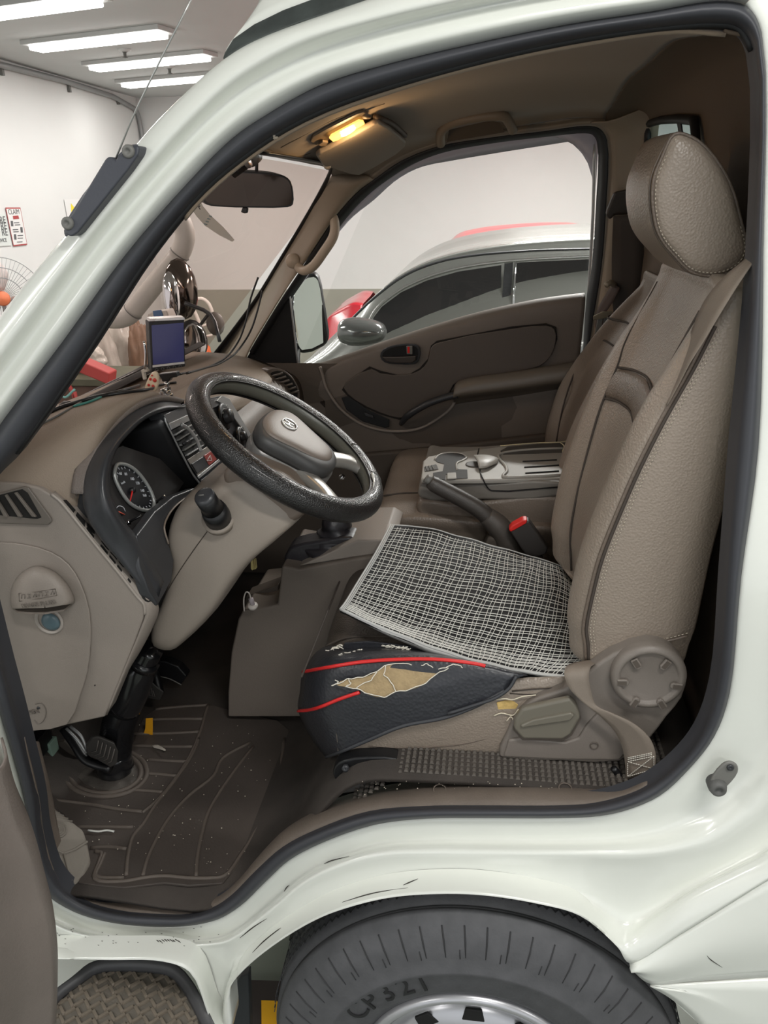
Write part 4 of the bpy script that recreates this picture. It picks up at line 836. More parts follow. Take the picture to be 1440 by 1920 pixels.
# passenger bench, folded middle back with tray
pb = tag(empty('passenger_seat', (.1, 1.15, .8)), 'brown leather passenger seat by the far door, lit dimly', 'seat')
LPB = mat('passenger_leather', (126, 114, 103), .4, bump=.3, bscale=260, vor=True)
CO2 = [(-.18, .84), (-.27, .87), (-.285, .93), (-.265, .985), (-.20, 1.002), (-.05, 1.0), (.12, .99), (.20, .98), (.24, .9), (.2, .84)]
cc2 = V((-.03, 0, .91))
def cs2(y, s, dz=0.): return [V((cc2.x+(x-cc2.x)*(1-(1-s)*.3), y, cc2.z+(z-cc2.z)*s+dz)) for x, z in CO2]
loft('cushion', [cs2(.835, .5), cs2(.825, .8), cs2(.83, .95), cs2(.86, 1), cs2(1.0, 1.0, -.004), cs2(1.15, 1., -.004), cs2(1.35, 1, .004), cs2(1.40, .92), cs2(1.41, .6)], LPB, pb, 4, 3, cu=True, caps=True)
tube('cushion_seam', [(-.275, .845, .955), (-.272, 1.0, .957), (-.272, 1.2, .957), (-.272, 1.36, .955)], .0025, SEAM, pb, 3, 6)
tube('cushion_seam', [(-.262, .99, .99), (-.20, .99, 1.0), (-.05, .99, .998)], .0025, SEAM, pb, 3, 6)
make_back(pb, .90, lambda z: 1.41 if z < 1.22 else 1.41-(z-1.22)*1.05, .024, [1.0, 1.03, 1.08, 1.14, 1.2, 1.27, 1.34, 1.42, 1.48, 1.53], m=LPB, lean=.10)
f = lambda y, z: bx_(y, z, .90, 1.41 if z < 1.22 else 1.41-(z-1.22)*1.05, .024, .10, .002)
tube('insert_seam', [f(1.22, 1.50-.04), f(1.25, 1.42), f(1.27, 1.34), f(1.29, 1.25), f(1.30, 1.15), f(1.29, 1.05)], .0024, SEAM, pb, 3, 6)
for z0 in (1.43, 1.37): tube('insert_cross_seam', [f(y, z0) for y in (1.0, 1.08, 1.16, 1.24)], .0026, SEAM, pb, 3, 6)
ms = tag(empty('centre_seat_console', (.04, 1.0, 1.0)), 'folded centre seat back forming a grey console tray with cup holder', 'console')
DG = mat('console_grey', (150, 146, 139), .42, bump=.12, bscale=420)
lb = [(782, 946), (790, 936), (840, 942), (905, 941), (1060, 932), (1060, 1002), (918, 1003), (850, 990), (796, 975), (784, 962)]
prism('leather_back', [PY(a, b, .845) for a, b in lb], (0, .31, 0), LPB, ms, .012, 2, 4)
body = [(786, 934), (784, 918), (790, 903), (812, 907), (907, 907), (1070, 905), (1070, 928), (905, 938), (840, 941)]
prism('tray_body', [PY(a, b, .845) for a, b in body], (0, .31, 0), mat('console_dark', (120, 115, 108), .45, bump=.12, bscale=420), ms, .008, 2, 4)
ZT_ = PY(907, 899, .845).z
tt = [(789, 897), (793, 864), (803, 855), (940, 837), (1077, 827), (1110, 827), (1110, 893), (1043, 896), (907, 899), (812, 900)]
def tz(a, b, e=0): return PZ(a, b, ZT_+e)
prism('tray_top', [tz(a, b, .004) for a, b in tt], (0, 0, -.012), DG, ms, .004, 1, 3)
# raised rims round the big tray recess and the holders
tube('tray_rim', [tz(a, b, .006) for a, b in ((1060, 841), (1000, 843), (950, 848), (936, 853), (936, 860), (948, 874), (950, 884), (944, 894), (1000, 893), (1060, 890))], .004, DG, ms, 4, 8)
prism('tray_recess', [tz(a, b, .0046) for a, b in ((1080, 838), (1000, 842), (950, 846), (938, 852), (940, 862), (950, 872), (954, 886), (950, 893), (1000, 891), (1080, 887))], (0, 0, .0006), mat('tray_recess_grey', (132, 127, 120), .5), ms, 0)
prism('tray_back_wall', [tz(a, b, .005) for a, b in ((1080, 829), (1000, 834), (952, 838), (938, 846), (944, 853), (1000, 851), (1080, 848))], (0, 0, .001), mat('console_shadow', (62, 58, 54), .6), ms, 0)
for q in (((980, 866), (1044, 863)), ((983, 877), (1048, 873)), ((985, 888), (1048, 884))):
    tube('tray_slot', [tz(*q[0], .0056), tz(*q[1], .0056)], .003, BLACKM, ms, 1, 6, sq=.5)
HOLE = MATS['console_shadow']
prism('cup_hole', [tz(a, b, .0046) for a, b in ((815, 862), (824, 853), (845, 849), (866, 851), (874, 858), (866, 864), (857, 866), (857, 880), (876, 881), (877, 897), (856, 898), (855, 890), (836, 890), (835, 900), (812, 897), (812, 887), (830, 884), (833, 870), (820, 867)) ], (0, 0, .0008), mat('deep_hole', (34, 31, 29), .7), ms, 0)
tube('cup_rim', [tz(a, b, .005) for a, b in ((815, 862), (824, 853), (845, 849), (866, 851), (875, 858), (866, 864), (857, 868), (857, 882))], .003, DG, ms, 4, 6)
prism('divider', [tz(a, b, .006) for a, b in ((838, 889), (855, 888), (856, 899), (838, 900))], (0, 0, .004), DG, ms, .002)
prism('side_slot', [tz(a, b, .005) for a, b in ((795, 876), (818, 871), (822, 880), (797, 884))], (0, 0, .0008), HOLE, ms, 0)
for k in range(3): tube('spring_contact', [tz(798+k*6, 874-k, .007), tz(801+k*6, 882-k, .007)], .0012, GREYP, ms, 1, 6)
c = tz(900, 866, .004); lathe('round_hole', tz(889, 871, .005), (0, 0, 1), [(.0, .0008), (.018, .0008), (.021, .002), (.022, 0)], HOLE, ms, 24)
loft('flap', [[tz(889, 856, .012), tz(905, 855, .016), tz(925, 858, .014), tz(934, 862, .008)], [tz(895, 866, .018), tz(910, 867, .018), tz(924, 866, .014), tz(932, 865, .008)], [tz(898, 879, .010), tz(910, 878, .010), tz(922, 873, .009), tz(931, 868, .006)]], DG, ms, 4, 4, thick=.004)
tube('split_line', [tz(898, 841, .005), tz(895, 858, .005), tz(900, 884, .005), tz(906, 899, .005), PY(914, 914, .842), PY(922, 920, .842), PY(1050, 913, .842)], .0016, BLACKM, ms, 3, 6)
t = tag(empty('twist_tie', tz(1050, 845, .01)), 'thin cream cord lying across the back of console tray', 'cord')
CORD = mat('cord_cream', (196, 184, 150), .7)
tube('cord', [tz(a, b, .012) for a, b in ((938, 836), (1000, 831), (1050, 829), (1076, 825))], .0016, CORD, t, 4, 6)
tube('loose_end', [tz(1050, 829, .014), tz(1058, 838, .02), tz(1055, 848, .012), tz(1062, 852, .01), tz(1068, 852, .01)], .0014, CORD, t, 4, 6)

# handbrake, buckle
hb = tag(empty('handbrake', PY(940, 1010, .80)), 'dark handbrake lever with silver-grey button beside driver seat', 'handbrake')
GRIPM = mat('grip_dark', (66, 61, 57), .42, bump=.3, bscale=400)
tube('grip', [PY(a, b, .78) for a, b in ((806, 902), (814, 908), (840, 922), (870, 938), (898, 955), (918, 972))], [.015, .0185, .019, .0195, .020, .021], GRIPM, hb, 5, 16)
tube('lever_arm', [PY(a, b, .78) for a, b in ((912, 967), (932, 985), (946, 1005), (955, 1040), (960, 1060))], [.022, .028, .03, .034, .036], mat('lever_dark', (78, 72, 67), .5, bump=.2, bscale=400), hb, 5, 16)
tube('button', [PY(798, 896, .78), PY(808, 903, .78)], .0105, GREYP, hb, 1, 14)
prism('base_gaiter', [PY(a, b, .76) for a, b in ((915, 1010), (940, 1004), (962, 1015), (984, 1040), (990, 1070), (905, 1070))], (0, .06, 0), PLASDD, hb, .01, 2)
bk = tag(empty('seat_belt_buckle', PY(990, 1010, .73)), 'black belt buckle with red release button next to handbrake', 'buckle')
prism('buckle_body', [PY(a, b, .725) for a, b in ((955, 996), (962, 989), (984, 978), (992, 977), (1002, 992), (1028, 1028), (1024, 1040), (1006, 1046), (984, 1040)) ], (0, .03, 0), mat('buckle_black', (58, 54, 52), .5, bump=.15, bscale=400), bk, .005, 1, 3)
prism('release_button', [PY(a, b, .722) for a, b in ((954, 993), (960, 986), (980, 975), (989, 975), (987, 982), (964, 995), (957, 998))], (0, .026, 0), mat('button_red', (226, 44, 38), .35), bk, .003)
tube('buckle_stalk', [PY(1005, 1040, .74), PY(1020, 1070, .74), PY(1030, 1100, .74)], .012, WEBD, bk, 3, 8, sq=.4)

# passenger belt and hook on the far pillar
pbt = tag(empty('passenger_seat_belt', FS(1160, 500, 1.38)), 'dark passenger belt hanging on the far pillar with metal tongue', 'seat belt')
prism('anchor_cover', [FS(a, b, 1.42) for a, b in ((1143, 376), (1150, 360), (1186, 352), (1190, 402), (1150, 403), (1142, 412), (1134, 402), (1136, 394))], (0, -.025, 0), mat('anchor_brown', (54, 46, 40), .5), pbt, .006)
ribbon('webbing', [FS(a, b, 1.36) for a, b in ((1150, 405), (1148, 450), (1147, 500), (1148, 560), (1152, 600))], [FS(a, b, 1.34) for a, b in ((1196, 402), (1206, 450), (1208, 500), (1200, 540), (1170, 590))], WEBD, pbt, 4)
ribbon('webbing', [FS(a, b, 1.35) for a, b in ((1150, 530), (1134, 555), (1119, 585), (1116, 640), (1110, 690))], [FS(a, b, 1.33) for a, b in ((1162, 540), (1150, 565), (1132, 594), (1130, 640), (1124, 680))], mat('belt_brown', (74, 60, 54), .7), pbt, 4)
prism('belt_tongue', [FS(a, b, 1.33) for a, b in ((1112, 592), (1130, 583), (1150, 584), (1150, 592), (1130, 597), (1112, 600))], (0, -.008, 0), mat('tongue_metal', (146, 138, 120), .35, metal=.5), pbt, .002)
prism('tongue_plate', [FS(a, b, 1.335) for a, b in ((1121, 596), (1146, 590), (1144, 604), (1136, 616), (1116, 640), (1112, 636))], (0, -.004, 0), GREYP, pbt, .002)
tube('coat_hook', [FS(1153, 536, 1.36), FS(1143, 530, 1.33), FS(1136, 535, 1.32)], .008, mat('hook_beige', (150, 138, 120), .4), pbt, 3, 8)

# gear lever console
gc = tag(empty('gear_console', (-.45, .7, .5)), 'dark taupe floor console with gear lever and crumpled black boot', 'console')
side = [(528, 1061), (562, 1067), (665, 1048), (720, 1040), (720, 1330), (560, 1345), (427, 1345), (427, 1300), (433, 1224), (446, 1162), (456, 1143), (486, 1141), (520, 1134), (524, 1100)]
prism('console_body', [PY(a, b, .62) for a, b in side], (0, .22, 0), PLASD, gc, .006, 1, 3)
prism('console_top', [PY(a, b, .63) for a, b in ((560, 1062), (665, 1045), (700, 1040), (740, 1024), (720, 1012), (670, 1013))], (0, .2, 0), PLAS, gc, .004)
prism('pocket_wall', [PY(a, b, .70) for a, b in ((456, 1140), (462, 1118), (522, 1096), (522, 1132))], (0, .05, 0), PLASDD, gc, .003)
zb = PY(600, 1050, .66).z
BOOT = mat('boot_leather', (40, 38, 42), .4, bump=.5, bscale=60)
base = [(532, 1058), (538, 1034), (550, 1023), (600, 1014), (658, 1006), (669, 1016), (667, 1036), (620, 1052), (566, 1062)]
prism('boot_base', [PY(a, b, .66) for a, b in base], (0, .06, 0), BOOT, gc, .008, 2)
bp_ = PY(622, 1024, .70)
rows = []
for k, (rx, ry, dz, dx) in enumerate(((.062, .05, -.01, 0), (.058, .046, .008, 0), (.040, .036, .014, .004), (.044, .036, .020, .008), (.030, .027, .028, .012), (.034, .028, .036, .012), (.026, .024, .045, .012), (.028, .025, .056, .012), (.022, .02, .075, .012))):
    rx, ry = rx*1.25, ry*1.25
    rows.append([bp_+V((dx+math.cos(a)*rx*(1+.1*math.sin(3*a+k*2)), math.sin(a)*ry*(1+.1*math.cos(4*a+k)), dz+.004*math.sin(2*a+k*1.7))) for a in [q*PI/7 for q in range(14)]])
loft('boot', rows, BOOT, gc, 2, 3, cu=True)
0 and tube('gear_lever', [bp_+V((.012, 0, .06)), bp_+V((.014, 0, .10)), bp_+V((.0, .02, .15))], .007, BLACK, gc, 2, 8)
0 and lathe('gear_knob', bp_+V((.0, .02, .14)), (-.1, .1, 1), [(.008, 0), (.016, .01), (.021, .03), (.018, .05), (0, .058)], BLACK, gc, 20)
lathe('cup_hole', PY(694, 1031, .70)+V((0, 0, .004)), (0, 0, 1), [(0, .002), (.018, .002), (.021, .004), (.023, 0)], MATS['deep_hole'], gc, 22)
t = tag(empty('charger_plug', PY(474, 1134, .60)), 'white charger plug with looped cable in the gear console pocket', 'charger')
WP = mat('white_plug', (214, 206, 198), .4)
lathe('plug_disc', PY(474, 1136, .60), (0, -.2, 1), [(0, -.006), (.011, -.005), (.012, 0), (.011, .004), (0, .005)], WP, t, 18)
tube('plug_body', [PY(474, 1134, .60), PY(470, 1122, .60)], .0058, mat('plug_grey', (176, 166, 170), .4), t, 1, 10)
tube('cable', [PY(a, b, .60) for a, b in ((470, 1122), (467, 1112), (462, 1110), (458, 1118), (457, 1130), (458, 1146))], .0016, WP, t, 4, 6)

# ------------------------------------------------------------ helper: where a sight line meets a surface already built
from mathutils.bvhtree import BVHTree
def bvh(o):
    off = V((0, 0, 0)); p = o.parent
    while p: off = off+p.location; p = p.parent
    return BVHTree.FromPolygons([v.co+off for v in o.data.vertices], [tuple(p.vertices) for p in o.data.polygons])
def on(tree, px, py, e=0., dz=0):
    d = ray(px, py).normalized(); h = tree.ray_cast(CP0, d)
    if h[0] is None: return None
    n = h[1]; n = n if n.dot(d) < 0 else -n
    return h[0]+n*e

# ------------------------------------------------------------ dashboard
db = tag(empty('dashboard', (-.75, .8, 1.0)), 'taupe dashboard with instrument cowl, centre vents and end panel by the door', 'dashboard')
TOPS = [(.206, [(-.95, 1.30), (-.87, 1.305), (-.80, 1.295), (-.755, 1.264), (-.745, 1.235), (-.74, 1.20)]),
        (.215, [(-.95, 1.315), (-.87, 1.325), (-.79, 1.325), (-.73, 1.30), (-.70, 1.26), (-.70, 1.20)]),
        (.25, [(-.95, 1.325), (-.87, 1.338), (-.78, 1.352), (-.70, 1.350), (-.672, 1.320), (-.69, 1.25)]),
        (.30, [(-.95, 1.33), (-.87, 1.345), (-.78, 1.368), (-.70, 1.385), (-.650, 1.378), (-.665, 1.33)]),
        (.40, [(-.95, 1.33), (-.87, 1.347), (-.78, 1.372), (-.70, 1.392), (-.643, 1.388), (-.665, 1.35)]),
        (.50, [(-.95, 1.325), (-.87, 1.340), (-.78, 1.362), (-.70, 1.380), (-.642, 1.377), (-.665, 1.34)]),
        (.57, [(-.95, 1.32), (-.87, 1.328), (-.78, 1.340), (-.71, 1.350), (-.655, 1.342), (-.672, 1.30)]),
        (.63, [(-.95, 1.31), (-.87, 1.312), (-.78, 1.310), (-.72, 1.305), (-.675, 1.285), (-.680, 1.25)]),
        (.80, [(-.95, 1.30), (-.87, 1.302), (-.78, 1.298), (-.71, 1.290), (-.650, 1.268), (-.645, 1.24)]),
        (1.1, [(-.95, 1.29), (-.87, 1.292), (-.78, 1.285), (-.70, 1.270), (-.640, 1.245), (-.63, 1.21)]),
        (1.45, [(-.95, 1.28), (-.87, 1.280), (-.78, 1.270), (-.70, 1.250), (-.640, 1.220), (-.63, 1.18)])]
dt = loft('dash_top', [[(x, y, z) for x, z in r] for y, r in TOPS], DASH, db, 4, 4, thick=.004, off=1)
DT = bvh(dt)
loft('dash_face', [[(x+dx, y, z) for x, z in ((-.64, 1.23), (-.60, 1.20), (-.585, 1.12), (-.60, 1.04), (-.65, .97), (-.78, .93))] for y, dx in ((.60, -.03), (.9, 0), (1.2, 0), (1.45, .01))], PLASD, db, 4, 3, thick=.004)
box('underdash_dark', (-.80, .84, .99), (.26, 1.2, .16), BLACKM, db, .02)  # matte black box stands in for the darkness under the dash
# end panel
EP = [(-70, 880), (-40, 893), (0, 903), (40, 906), (75, 915), (113, 940), (155, 991), (206, 1053), (258, 1119), (270, 1133), (272, 1152), (254, 1201), (220, 1287), (196, 1345), (130, 1359), (41, 1371), (10, 1372), (-30, 1250), (-70, 1000)]
ep = prism('end_panel', [PY(a, b, .20) for a, b in EP], (0, .05, 0), PLAS, db, .004, 1, 3)
ST1 = [(104, 921), (124, 940), (155, 974), (192, 1012), (227, 1053), (268, 1101), (290, 1128), (294, 1144), (282, 1177), (261, 1218), (240, 1253), (206, 1325)]
ST0 = [(96, 926), (113, 940), (155, 991), (190, 1034), (222, 1073), (258, 1119), (270, 1133), (272, 1152), (263, 1178), (254, 1201), (228, 1265), (198, 1340)]
loft('end_panel_edge', [[PY(*q, .201) for q in ST0], [PY(a*.5+c*.5, b*.5+d*.5, .207) for (a, b), (c, d) in zip(ST0, ST1)], [PY(*q, .222) for q in ST1], [PY(a, b, .24) for a, b in ST1]], PLAS, db, 4, 2, thick=.003, off=1)
tube('edge_bead', [PY(*q, .2) for q in ST0[:8]], .0028, mat('bead_taupe', (150, 141, 133), .4), db, 4, 8)
DK = mat('slot_black', (24, 22, 20), .8)
EET = bvh([o for o in db.children if o.name.startswith('end_panel_edge')][0])
def sp_(t, v):   # t along the slotted edge, v across it
    i = min(int(t*5), 4); f = t*5-i; a = [ST0[i+1][k]*(1-f)+ST0[min(i+2, 6)][k]*f for k in (0, 1)]; b = [ST1[i+1][k]*(1-f)+ST1[min(i+2, 6)][k]*f for k in (0, 1)]
    px, py = a[0]*(1-v)+b[0]*v, a[1]*(1-v)+b[1]*v; q = on(EET, px, py, .0038); return q if q is not None else PY(px, py, .205)
for s, e in ((.0, .10), (.12, .21), (.23, .31), (.38, .46), (.48, .55), (.57, .62), (.68, .71)):
    prism('edge_slot', [sp_(s, .25), sp_(s, .8), sp_(e, .8), sp_(e, .25)], (.0003, -.0004, .0003), DK, db, 0)
prism('oval_slot', [sp_(.78, .5), sp_(.80, .85), sp_(.88, .85), sp_(.97, .7), sp_(.98, .4), sp_(.88, .25)], (.0003, -.0004, .0003), DK, db, 0, 2)
# inspection cover
ic = [(-60, 1022), (0, 1016), (45, 1020), (96, 1034), (130, 1058), (151, 1091), (168, 1143), (171, 1201), (165, 1256), (151, 1304), (127, 1357), (60, 1369), (5, 1374), (-60, 1380)]
prism('inspection_cover', [PY(a, b, .1985) for a, b in ic], (0, -.003, 0), PLAS, db, .002, 2, 2)
# side vent
vf = prism('side_vent', [PY(a, b, .1985) for a, b in ((-40, 934), (0, 924), (46, 911), (55, 913), (66, 928), (97, 970), (99, 977), (92, 983), (0, 980), (-40, 978))], (0, -.004, 0), mat('vent_taupe', (104, 97, 90), .5), db, .002)
prism('vent_cavity', [PY(a, b, .1944) for a, b in ((-30, 936), (0, 928), (42, 917), (52, 924), (78, 970), (70, 973), (0, 966), (-30, 964))], (0, -.0003, 0), DK, vf, 0)
for a0, a1 in ((-8, 14), (12, 40), (30, 66)):
    prism('vent_slat', [PY(a0-1, 930-a0*.25, .194), PY(a0+3, 929-a0*.25, .194), PY(a1+4, 968, .194), PY(a1-4, 967, .194)], (0, -.005, 0), MATS['vent_taupe'], vf, .001)
# brake fluid hood
HB = [(23, 1142), (20, 1130), (20, 1112), (25, 1094), (40, 1074), (68, 1061), (100, 1070), (124, 1092), (136, 1112), (140, 1126), (138, 1132)]
rows = []
for s_, o_ in ((1, 0), (.97, .012), (.88, .022), (.72, .030), (.5, .034), (.2, .035), (.02, .035)): rows.append([PY(84+(a-84)*s_, 1140+(b-1140)*s_, .195-o_) for a, b in HB])
hood = loft('fluid_hood', rows, PLAS, db, 4, 3, thick=.002, off=1)
prism('hood_underside', [PY(*HB[0], .194), PY(34, 1150, .172), PY(84, 1152, .162), PY(120, 1146, .172), PY(*HB[-1], .194)], (0, .001, .003), PLASD, db, 0, 1)
FH = bvh(hood)
def frame_line(pts, nm='label_frame'):
    q = [on(FH, a, b, .0008) for a, b in pts]
    if all(q): tube(nm, q, .0007, PLASD, hood, 1, 4, closed=True)
frame_line([(36, 1112), (70, 1109), (104, 1104), (107, 1116), (72, 1122), (37, 1127)])
frame_line([(34, 1129), (72, 1125), (110, 1118), (112, 1131), (74, 1140), (35, 1144)])
EMB = mat('emboss_taupe', (116, 108, 101), .5)
p0, p1 = on(FH, 50, 1134, .001), on(FH, 96, 1128, .001); pu = on(FH, 70, 1112, .001)
if p0 and p1 and pu:
    m0 = (p0+p1)/2; text('embossed_text', 'BRAKE FLUID', on(FH, 73, 1132, .0014), p1-p0, pu-m0, .0115, EMB, hood, .0004)
    # worn embossed characters of the upper line, drawn as short strokes
    for k in range(6):
        a = 44+k*11; b = 1118-k*1.5
        for (x0, y0, x1, y1) in (((-3, -4, -3, 4), (-3, -4, 2, -4), (3, -4, 3, 4)), ((-3, -3, 3, -3), (0, -3, 0, 3), (-3, 4, 3, 4)), ((-3, 4, 0, -4), (0, -4, 3, 4), (4, -2, 4, 3)))[k % 3]:
            q = [on(FH, a+x0, b+y0, .001), on(FH, a+x1, b+y1, .001)]
            if all(q): tube('embossed_stroke', q, .0006, EMB, hood, 1, 4)
lathe('cap_ring', PY(92, 1164, .1945), (0, -1, 0), [(.021, 0), (.024, .003), (.026, .002), (.027, 0)], mat('ring_light', (160, 152, 145), .45), db, 32)
lathe('reservoir_cap', PY(95, 1166, .1945), (0, -1, 0), [(.0, .006), (.010, .006), (.016, .003), (.0175, 0)], mat('cap_blue_grey', (84, 104, 112), .35), db, 28)
# moulded OPEN mark with its thumb oval
text('embossed_text', 'OPEN', PY(57, 1336, .1945), (.85, 0, .25), (-.25, 0, 1), .014, EMB, db, .0006)
tube('thumb_oval', [PY(a, b, .195) for a, b in ((66, 1320), (78, 1318), (86, 1332), (82, 1350), (72, 1357), (64, 1350))], .0009, EMB, db, 4, 5)
lathe('screw_dimple', PY(72, 1327, .195), (0, -1, 0), [(0, .0015), (.0025, .0015), (.003, 0)], SATIN, db, 10)
lathe('screw_dimple', PY(178, 1285, .1985), (0, -1, 0), [(0, .001), (.0012, .001), (.0015, 0)], DK, db, 8)
# instrument cowl
BO = [(337, 756, 0), (302, 752, 0), (261, 765, -.01), (220, 795, -.02), (182, 840, -.033), (161, 885, -.045), (155, 926, -.052), (166, 972, -.046), (192, 1012, -.034), (227, 1053, -.018), (266, 1100, -.004), (294, 1133, .0)]
BI_ = [(346, 765, 0), (312, 771, -.002), (275, 785, -.004), (240, 816, -.006), (220, 840, -.008), (209, 868, -.01), (205, 912, -.012), (212, 940, -.010), (233, 978, -.008), (256, 1005, -.006), (283, 1046, -.004), (306, 1090, 0)]
rows = []
for (a, b, o1), (c, d, o2) in zip(BO, BI_):
    p, q = DP(a, b, o1), DP(c, d, o2); m1 = DP(a*.7+c*.3, b*.7+d*.3, o1*.6+o2*.4+.006); m2 = DP(a*.25+c*.75, b*.25+d*.75, o2+.012)
    rows.append([p+(p-CP0).normalized()*.04, p, m1, m2, q, q+V((-.05, .004, -.012)), q+V((-.10, .01, -.022))])
cl = tag(empty('instrument_cluster', (-.66, .4, 1.2)), 'black instrument cowl with speedometer, deep in the dashboard before the wheel', 'instrument panel')
loft('cowl', rows, SATIN, cl, 4, 4, thick=.002, off=1)
# textured brow of the dash around the cowl
HO_ = [(345, 750, -.004), (325, 743, -.004), (292, 741, -.006), (243, 756, -.02), (203, 786, -.034), (170, 830, -.05), (150, 880, -.062), (143, 926, -.066)]
rows = []
for (a, b, o1), (c, d, o2) in zip(HO_, BO[:1]+BO[:7]):
    p, q = DP(a, b, o1), DP(c, d, o2); rows.append([p+(p-CP0).normalized()*.04+V((0, 0, -.012)), p, p.lerp(q, .5)+V((.008, -.003, .004)), q+V((.002, 0, 0)), q+V((-.02, .0, 0))])
loft('brow', rows, mat('brow_vinyl', (112, 103, 97), .5, bump=.7, bscale=420), db, 4, 4, thick=.002, off=1)
far_side = [(346, 765), (318, 775), (309, 784), (323, 815), (344, 857), (362, 890), (380, 914)]
rows = [[DP(a, b, 0), DP(a, b, 0)+V((-.05, -.012, -.012)), DP(a, b, 0)+V((-.11, -.02, -.03))] for a, b in far_side]
loft('cowl_far_wall', rows, BLACK, cl, 3, 2, thick=.002)
tube('cowl_chrome_edge', [DP(a, b, .002) for a, b in far_side[1:]]+[DP(384, 922, .002)], .0022, SILVER, cl, 4, 6)
lip = [(256, 1003), (270, 985), (290, 958), (326, 929), (362, 915), (384, 912), (386, 921), (364, 927), (337, 942), (316, 966), (308, 990), (317, 1020), (327, 1050), (323, 1088), (297, 1136), (280, 1112), (262, 1060)]
prism('cowl_lower_lip', [DP(a, b, .006) for a, b in lip], (-.02, 0, -.004), SATIN, cl, .004, 1, 3)
tube('lip_bead', [DP(a, b, .008) for a, b in ((316, 1020), (308, 990), (316, 966), (337, 942), (364, 926), (384, 920))], .002, mat('lip_brown', (120, 108, 98), .35), cl, 4, 6)
bpn = V((-.095, .0, -.02))
prism('cluster_back', [DP(a, b, 0)+bpn for a, b in ((342, 768), (312, 775), (275, 790), (242, 820), (222, 845), (213, 870), (210, 912), (217, 940), (238, 976), (262, 1000), (300, 985), (384, 918), (378, 905), (330, 820))], (-.004, 0, 0), BLACKM, cl, 0)
# dial face, leaning towards the driver
NG = V((1, -.12, .34)).normalized()
gc0 = PL(250, 915, NG, NG.dot(DP(250, 915, -.045)))
def G(px, py, e=0.): return PL(px, py, NG, NG.dot(gc0)+e)
prism('dial_plate', [G(a, b, -.001) for a, b in ((196, 850), (230, 836), (300, 860), (345, 905), (325, 935), (290, 975), (262, 1012), (200, 960))], NG*-.003, mat('dial_dark', (40, 38, 38), .5), cl, .0)
RX = [(219, 872), (232, 870), (252, 880), (270, 900), (283, 922), (289, 942), (286, 954), (273, 957), (256, 952), (240, 940), (225, 918), (215, 893)]
tube('dial_ring', [G(a, b, .003) for a, b in RX], .0036, mat('ring_silver', (158, 160, 158), .3, metal=.4), cl, 4, 8, closed=True)
prism('dial_face', [G(a, b, .0005) for a, b in RX], NG*.001, mat('dial_black', (22, 24, 28), .4), cl, 0, 3)
cg = G(247, 920, .002); xg = (G(262, 908, .002)-cg).normalized(); WH_ = mat('dial_white', (210, 214, 220), .5)
for k in range(19):
    f = k/18; i = f*8.999; j = int(i); a, b = RX[(j-1) % 12], RX[j % 12]; a, b = RX[(11+j) % 12], RX[(12+j) % 12]; fx = i-j
    e = (a[0]+(b[0]-a[0])*fx, a[1]+(b[1]-a[1])*fx); p = G(e[0]*.9+247*.1, e[1]*.9+920*.1, .002); q = G(e[0]*.82+247*.18, e[1]*.82+920*.18, .002)
    tube('dial_tick', [p, q], .0006, WH_, cl, 1, 4)
for s, (a, b) in zip(('40', '60', '80', '100', '120', '140', '160'), ((218, 893), (226, 888), (236, 889), (248, 898), (258, 906), (267, 920), (271, 929))):
    text('dial_number', s, G(a, b, .002), G(a+8, b, .002)-G(a, b, .002), G(a, b-8, .002)-G(a, b, .002), .0075, WH_, cl, .0002)
text('dial_unit', 'km/h', G(231, 905, .002), G(239, 901, .002)-G(231, 905, .002), G(231, 897, .002)-G(231, 905, .002), .006, WH_, cl, .0002)
tube('dial_needle', [G(249, 917, .006), G(244, 940, .006)], [.002, .001], RED, cl, 1, 6); lathe('needle_hub', cg, NG, [(.0, .006), (.005, .006), (.006, 0)], BLACK, cl, 14)
prism('fuel_dial', [G(a, b, .001) for a, b in ((217, 955), (222, 949), (231, 952), (235, 962), (230, 966), (221, 962))], NG*.001, MATS['dial_black'], cl, 0, 2)
tube('fuel_arc', [G(217, 955, .002), G(222, 949, .002), G(231, 951, .002), G(235, 959, .002)], .0007, WH_, cl, 3, 4); tube('fuel_needle', [G(222, 959, .003), G(234, 965, .003)], .0011, mat('needle_orange', (208, 92, 70), .5), cl, 1, 5)
for a, b, c, d in ((291, 941, 309, 930), (240, 980, 264, 967)):
    tube('reset_stem', [G(a, b, .002), G(a, b, .002).lerp(G(c, d, .03), 1)], .0022, BLACK, cl, 1, 8); lathe('stem_collar', G(a, b, .0015), NG, [(.0055, 0), (.005, .004), (.003, .005)], CHROME, cl, 14); lathe('stem_tip', G(c, d, .03), G(c, d, .03)-G(a, b, .002), [(.0024, 0), (0, .001)], CHROME, cl, 8)
prism('sensor_star', [DP(a, b, 0)+bpn*.9 for a, b in ((276, 803), (281, 806), (278, 809), (273, 806))], (.001, 0, 0), CHROME, cl, 0)

